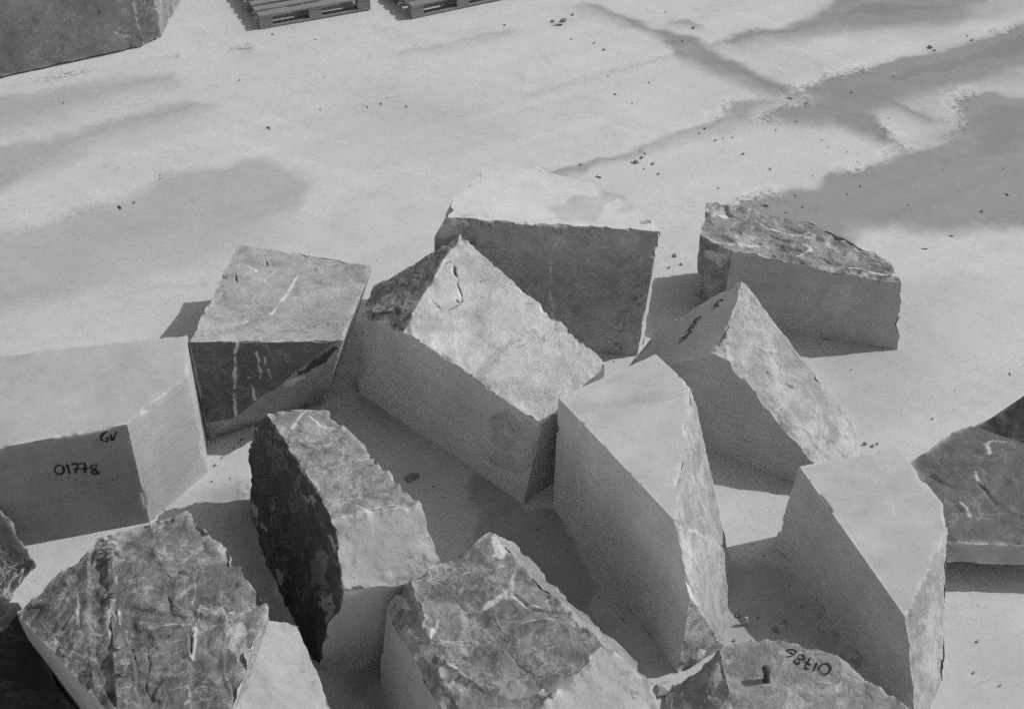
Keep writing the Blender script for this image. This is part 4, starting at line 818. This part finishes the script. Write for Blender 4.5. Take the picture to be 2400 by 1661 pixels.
# ------------------------------------------------------------------ debris
rnd = random.Random(5)
def rock_mesh(name, seed, sx=1, sy=1, sz=0.6, n=14):
    r = np.random.RandomState(seed); import bmesh
    bm = bmesh.new()
    for k in range(n):
        v = r.normal(size=3); v /= np.linalg.norm(v); v *= 0.8 + 0.25 * r.rand()
        bm.verts.new((v[0] * sx * 0.5, v[1] * sy * 0.5, (v[2] * 0.5 + 0.38) * sz))
    res = bmesh.ops.convex_hull(bm, input=bm.verts[:])
    bmesh.ops.delete(bm, geom=[g for g in res['geom_interior'] if isinstance(g, bmesh.types.BMVert)], context='VERTS')
    me = bpy.data.meshes.new(name); bm.to_mesh(me); bm.free(); return me
CHIPS = [rock_mesh('stone_chip', 40 + k) for k in range(5)]
for m_ in CHIPS: m_.materials.append(M_CHIP)
STK = [rock_mesh('wood_splinter', 60 + k, 1.0, 0.16, 0.13, 10) for k in range(3)]
for m_ in STK: m_.materials.append(M_STICK)
mpp = lambda p_: np.linalg.norm(p_ - CAMP) / FPX
chips = [(1342, 35, 9), (1415, 117, 9), (1393, 101, 6), (1442, 222, 9), (1482, 242, 6), (1521, 194, 6), (1425, 179, 6), (1505, 371, 12), (1530, 384, 9), (1544, 408, 8), (1361, 386, 10),
    (1891, 242, 10), (1997, 216, 8), (2095, 180, 7), (1678, 330, 8), (1717, 322, 6), (1695, 324, 5), (1653, 301, 8), (1640, 312, 6), (1742, 361, 9), (1805, 396, 8), (1986, 456, 7), (2017, 436, 7), (2267, 84, 7), (2279, 95, 9), (2353, 396, 6), (2360, 456, 9), (2302, 495, 10),
    (1684, 440, 6), (1867, 284, 7), (1819, 305, 6), (2179, 112, 12), (2190, 118, 8), (1996, 866, 5), (2186, 980, 6), (2239, 913, 5), (739, 93, 6), (640, 81, 8), (561, 188, 6), (149, 241, 6), (376, 418, 6), (376, 411, 5), (316, 475, 9), (760, 181, 5), (751, 257, 5),
    (1582, 599, 14), (1568, 627, 9), (1596, 620, 9), (1730, 1440, 14), (1839, 1455, 12), (1818, 1476, 16), (1777, 1446, 9), (2045, 1045, 12), (2056, 1040, 8), (2290, 1502, 9), (2282, 1575, 8), (2345, 1605, 8), (1764, 1275, 5), (1953, 1174, 4),
    (560, 1036, 6), (548, 1048, 5), (520, 1072, 7), (505, 1090, 9), (540, 1120, 6), (497, 1128, 6), (690, 1452, 8), (1015, 1140, 8), (1040, 1165, 6), (1100, 1150, 5), (1260, 1240, 6), (1330, 1290, 5), (1405, 1400, 6), (1460, 1450, 8), (1700, 1080, 5), (1790, 1300, 7), (1850, 1370, 6), (1880, 1420, 8), (1700, 1400, 7), (1760, 1500, 6), (1400, 850, 7), (1440, 846, 5), (1880, 800, 5), (1960, 812, 5), (880, 930, 6), (905, 965, 7), (840, 880, 5), (567, 1030, 8), (1650, 1480, 12), (1720, 1500, 10), (1985, 356, 5), (2010, 380, 5), (1600, 96, 8), (1625, 66, 10), (1560, 30, 6), (2130, 480, 6), (1510, 395, 6), (1480, 380, 6)]
for k, (x, y, s) in enumerate(chips):
    g_ = P(x, y); o = link('stone_chip', CHIPS[k % 5]); o.location = (g_[0], g_[1], -0.002)
    sc_ = s * mpp(g_); o.scale = (sc_ * rnd.uniform(0.9, 1.3), sc_ * rnd.uniform(0.7, 1.1), sc_ * rnd.uniform(0.6, 1.0)); o.rotation_euler = (0, 0, rnd.uniform(0, 6.28))
    tag(o, 'small dark stone chip lying loose on the dusty yard', 'stone chip', 'stone chips scattered over the yard')
sticks = [(1183, 59, 13, -0.7), (1308, 59, 28, 0.05), (1340, 92, 11, 0.4), (1512, 360, 12, -1.0), (1403, 415, 20, -0.45), (1853, 231, 18, -0.25), (1926, 328, 8, -0.7), (1940, 345, 8, -0.6), (1795, 482, 20, -0.4), (1842, 499, 9, -0.2), (1863, 458, 10, -0.4), (1881, 486, 10, -1.1),
    (2230, 553, 14, -0.2), (2167, 583, 17, -0.12), (907, 230, 8, -0.9), (893, 244, 13, -0.9), (861, 251, 10, -0.9), (953, 250, 12, -0.8), (2367, 876, 12, 1.2), (2085, 276, 8, 0.0), (281, 486, 22, -0.7), (630, 300, 18, -0.7), (1771, 482, 9, 0.1), (1905, 412, 8, 0.9)]
for k, (x, y, s, a) in enumerate(sticks):
    g_ = P(x, y); o = link('wood_splinter', STK[k % 3]); o.location = (g_[0], g_[1], -0.002); sc_ = s * mpp(g_) * 1.15
    o.scale = (sc_, sc_ * 1.3, max(sc_, 0.05) * 1.2); o.rotation_euler = (0, 0, a * 1.3)
    tag(o, 'thin dark wood splinter lying on the dusty yard', 'splinter', 'wood splinters scattered over the yard')
def rubble(label, x, y, wpx, hpx, dz, seed, mat, rot=0.0):
    g_ = P(x, y); m = mpp(g_); me = rock_mesh('rubble_stone', seed, 1, 0.8, 0.8, 22); me.materials.append(mat)
    o = link('rubble_stone', me); o.location = (g_[0], g_[1], -0.005); o.scale = (wpx * m, wpx * m * 0.8, hpx * m * 1.3); o.rotation_euler = (0, 0, rot); tag(o, label, 'stone', None)
    return o
rubble('flat rock lying on the shaded ground right of the black flanked block', 968, 1122, 44, 16, 0, 71, M_CHIP, 0.2)
rubble('pale rock wedged between the bottom centre block and block 01786', 1556, 1618, 62, 32, 0, 72, M_CHIP2, 0.4)
rubble('knobbly rock against the foot of the tall smooth block', 1632, 1545, 58, 60, 0, 73, M_CHIP2, 0.9)
rubble('upright flake of stone standing in the shadow left of the right hand block', 1745, 1462, 18, 34, 0, 74, M_CHIP2, 0.2)
rubble('small pale pebble beside dark crumbs near the dark slab', 2026, 1042, 11, 13, 0, 75, M_CHIP2)
rubble('grey rock on the ground between the wide dark block and the rear right block', 1491, 381, 17, 9, 0, 76, M_CHIP, -0.3)
rubble('left one of two flat stones by a splinter near the top edge', 1295, 51, 14, 6, 0, 77, M_CHIP, 0.1)
rubble('right one of two flat stones by a splinter near the top edge', 1321, 49, 20, 8, 0, 78, M_CHIP, 0.4)
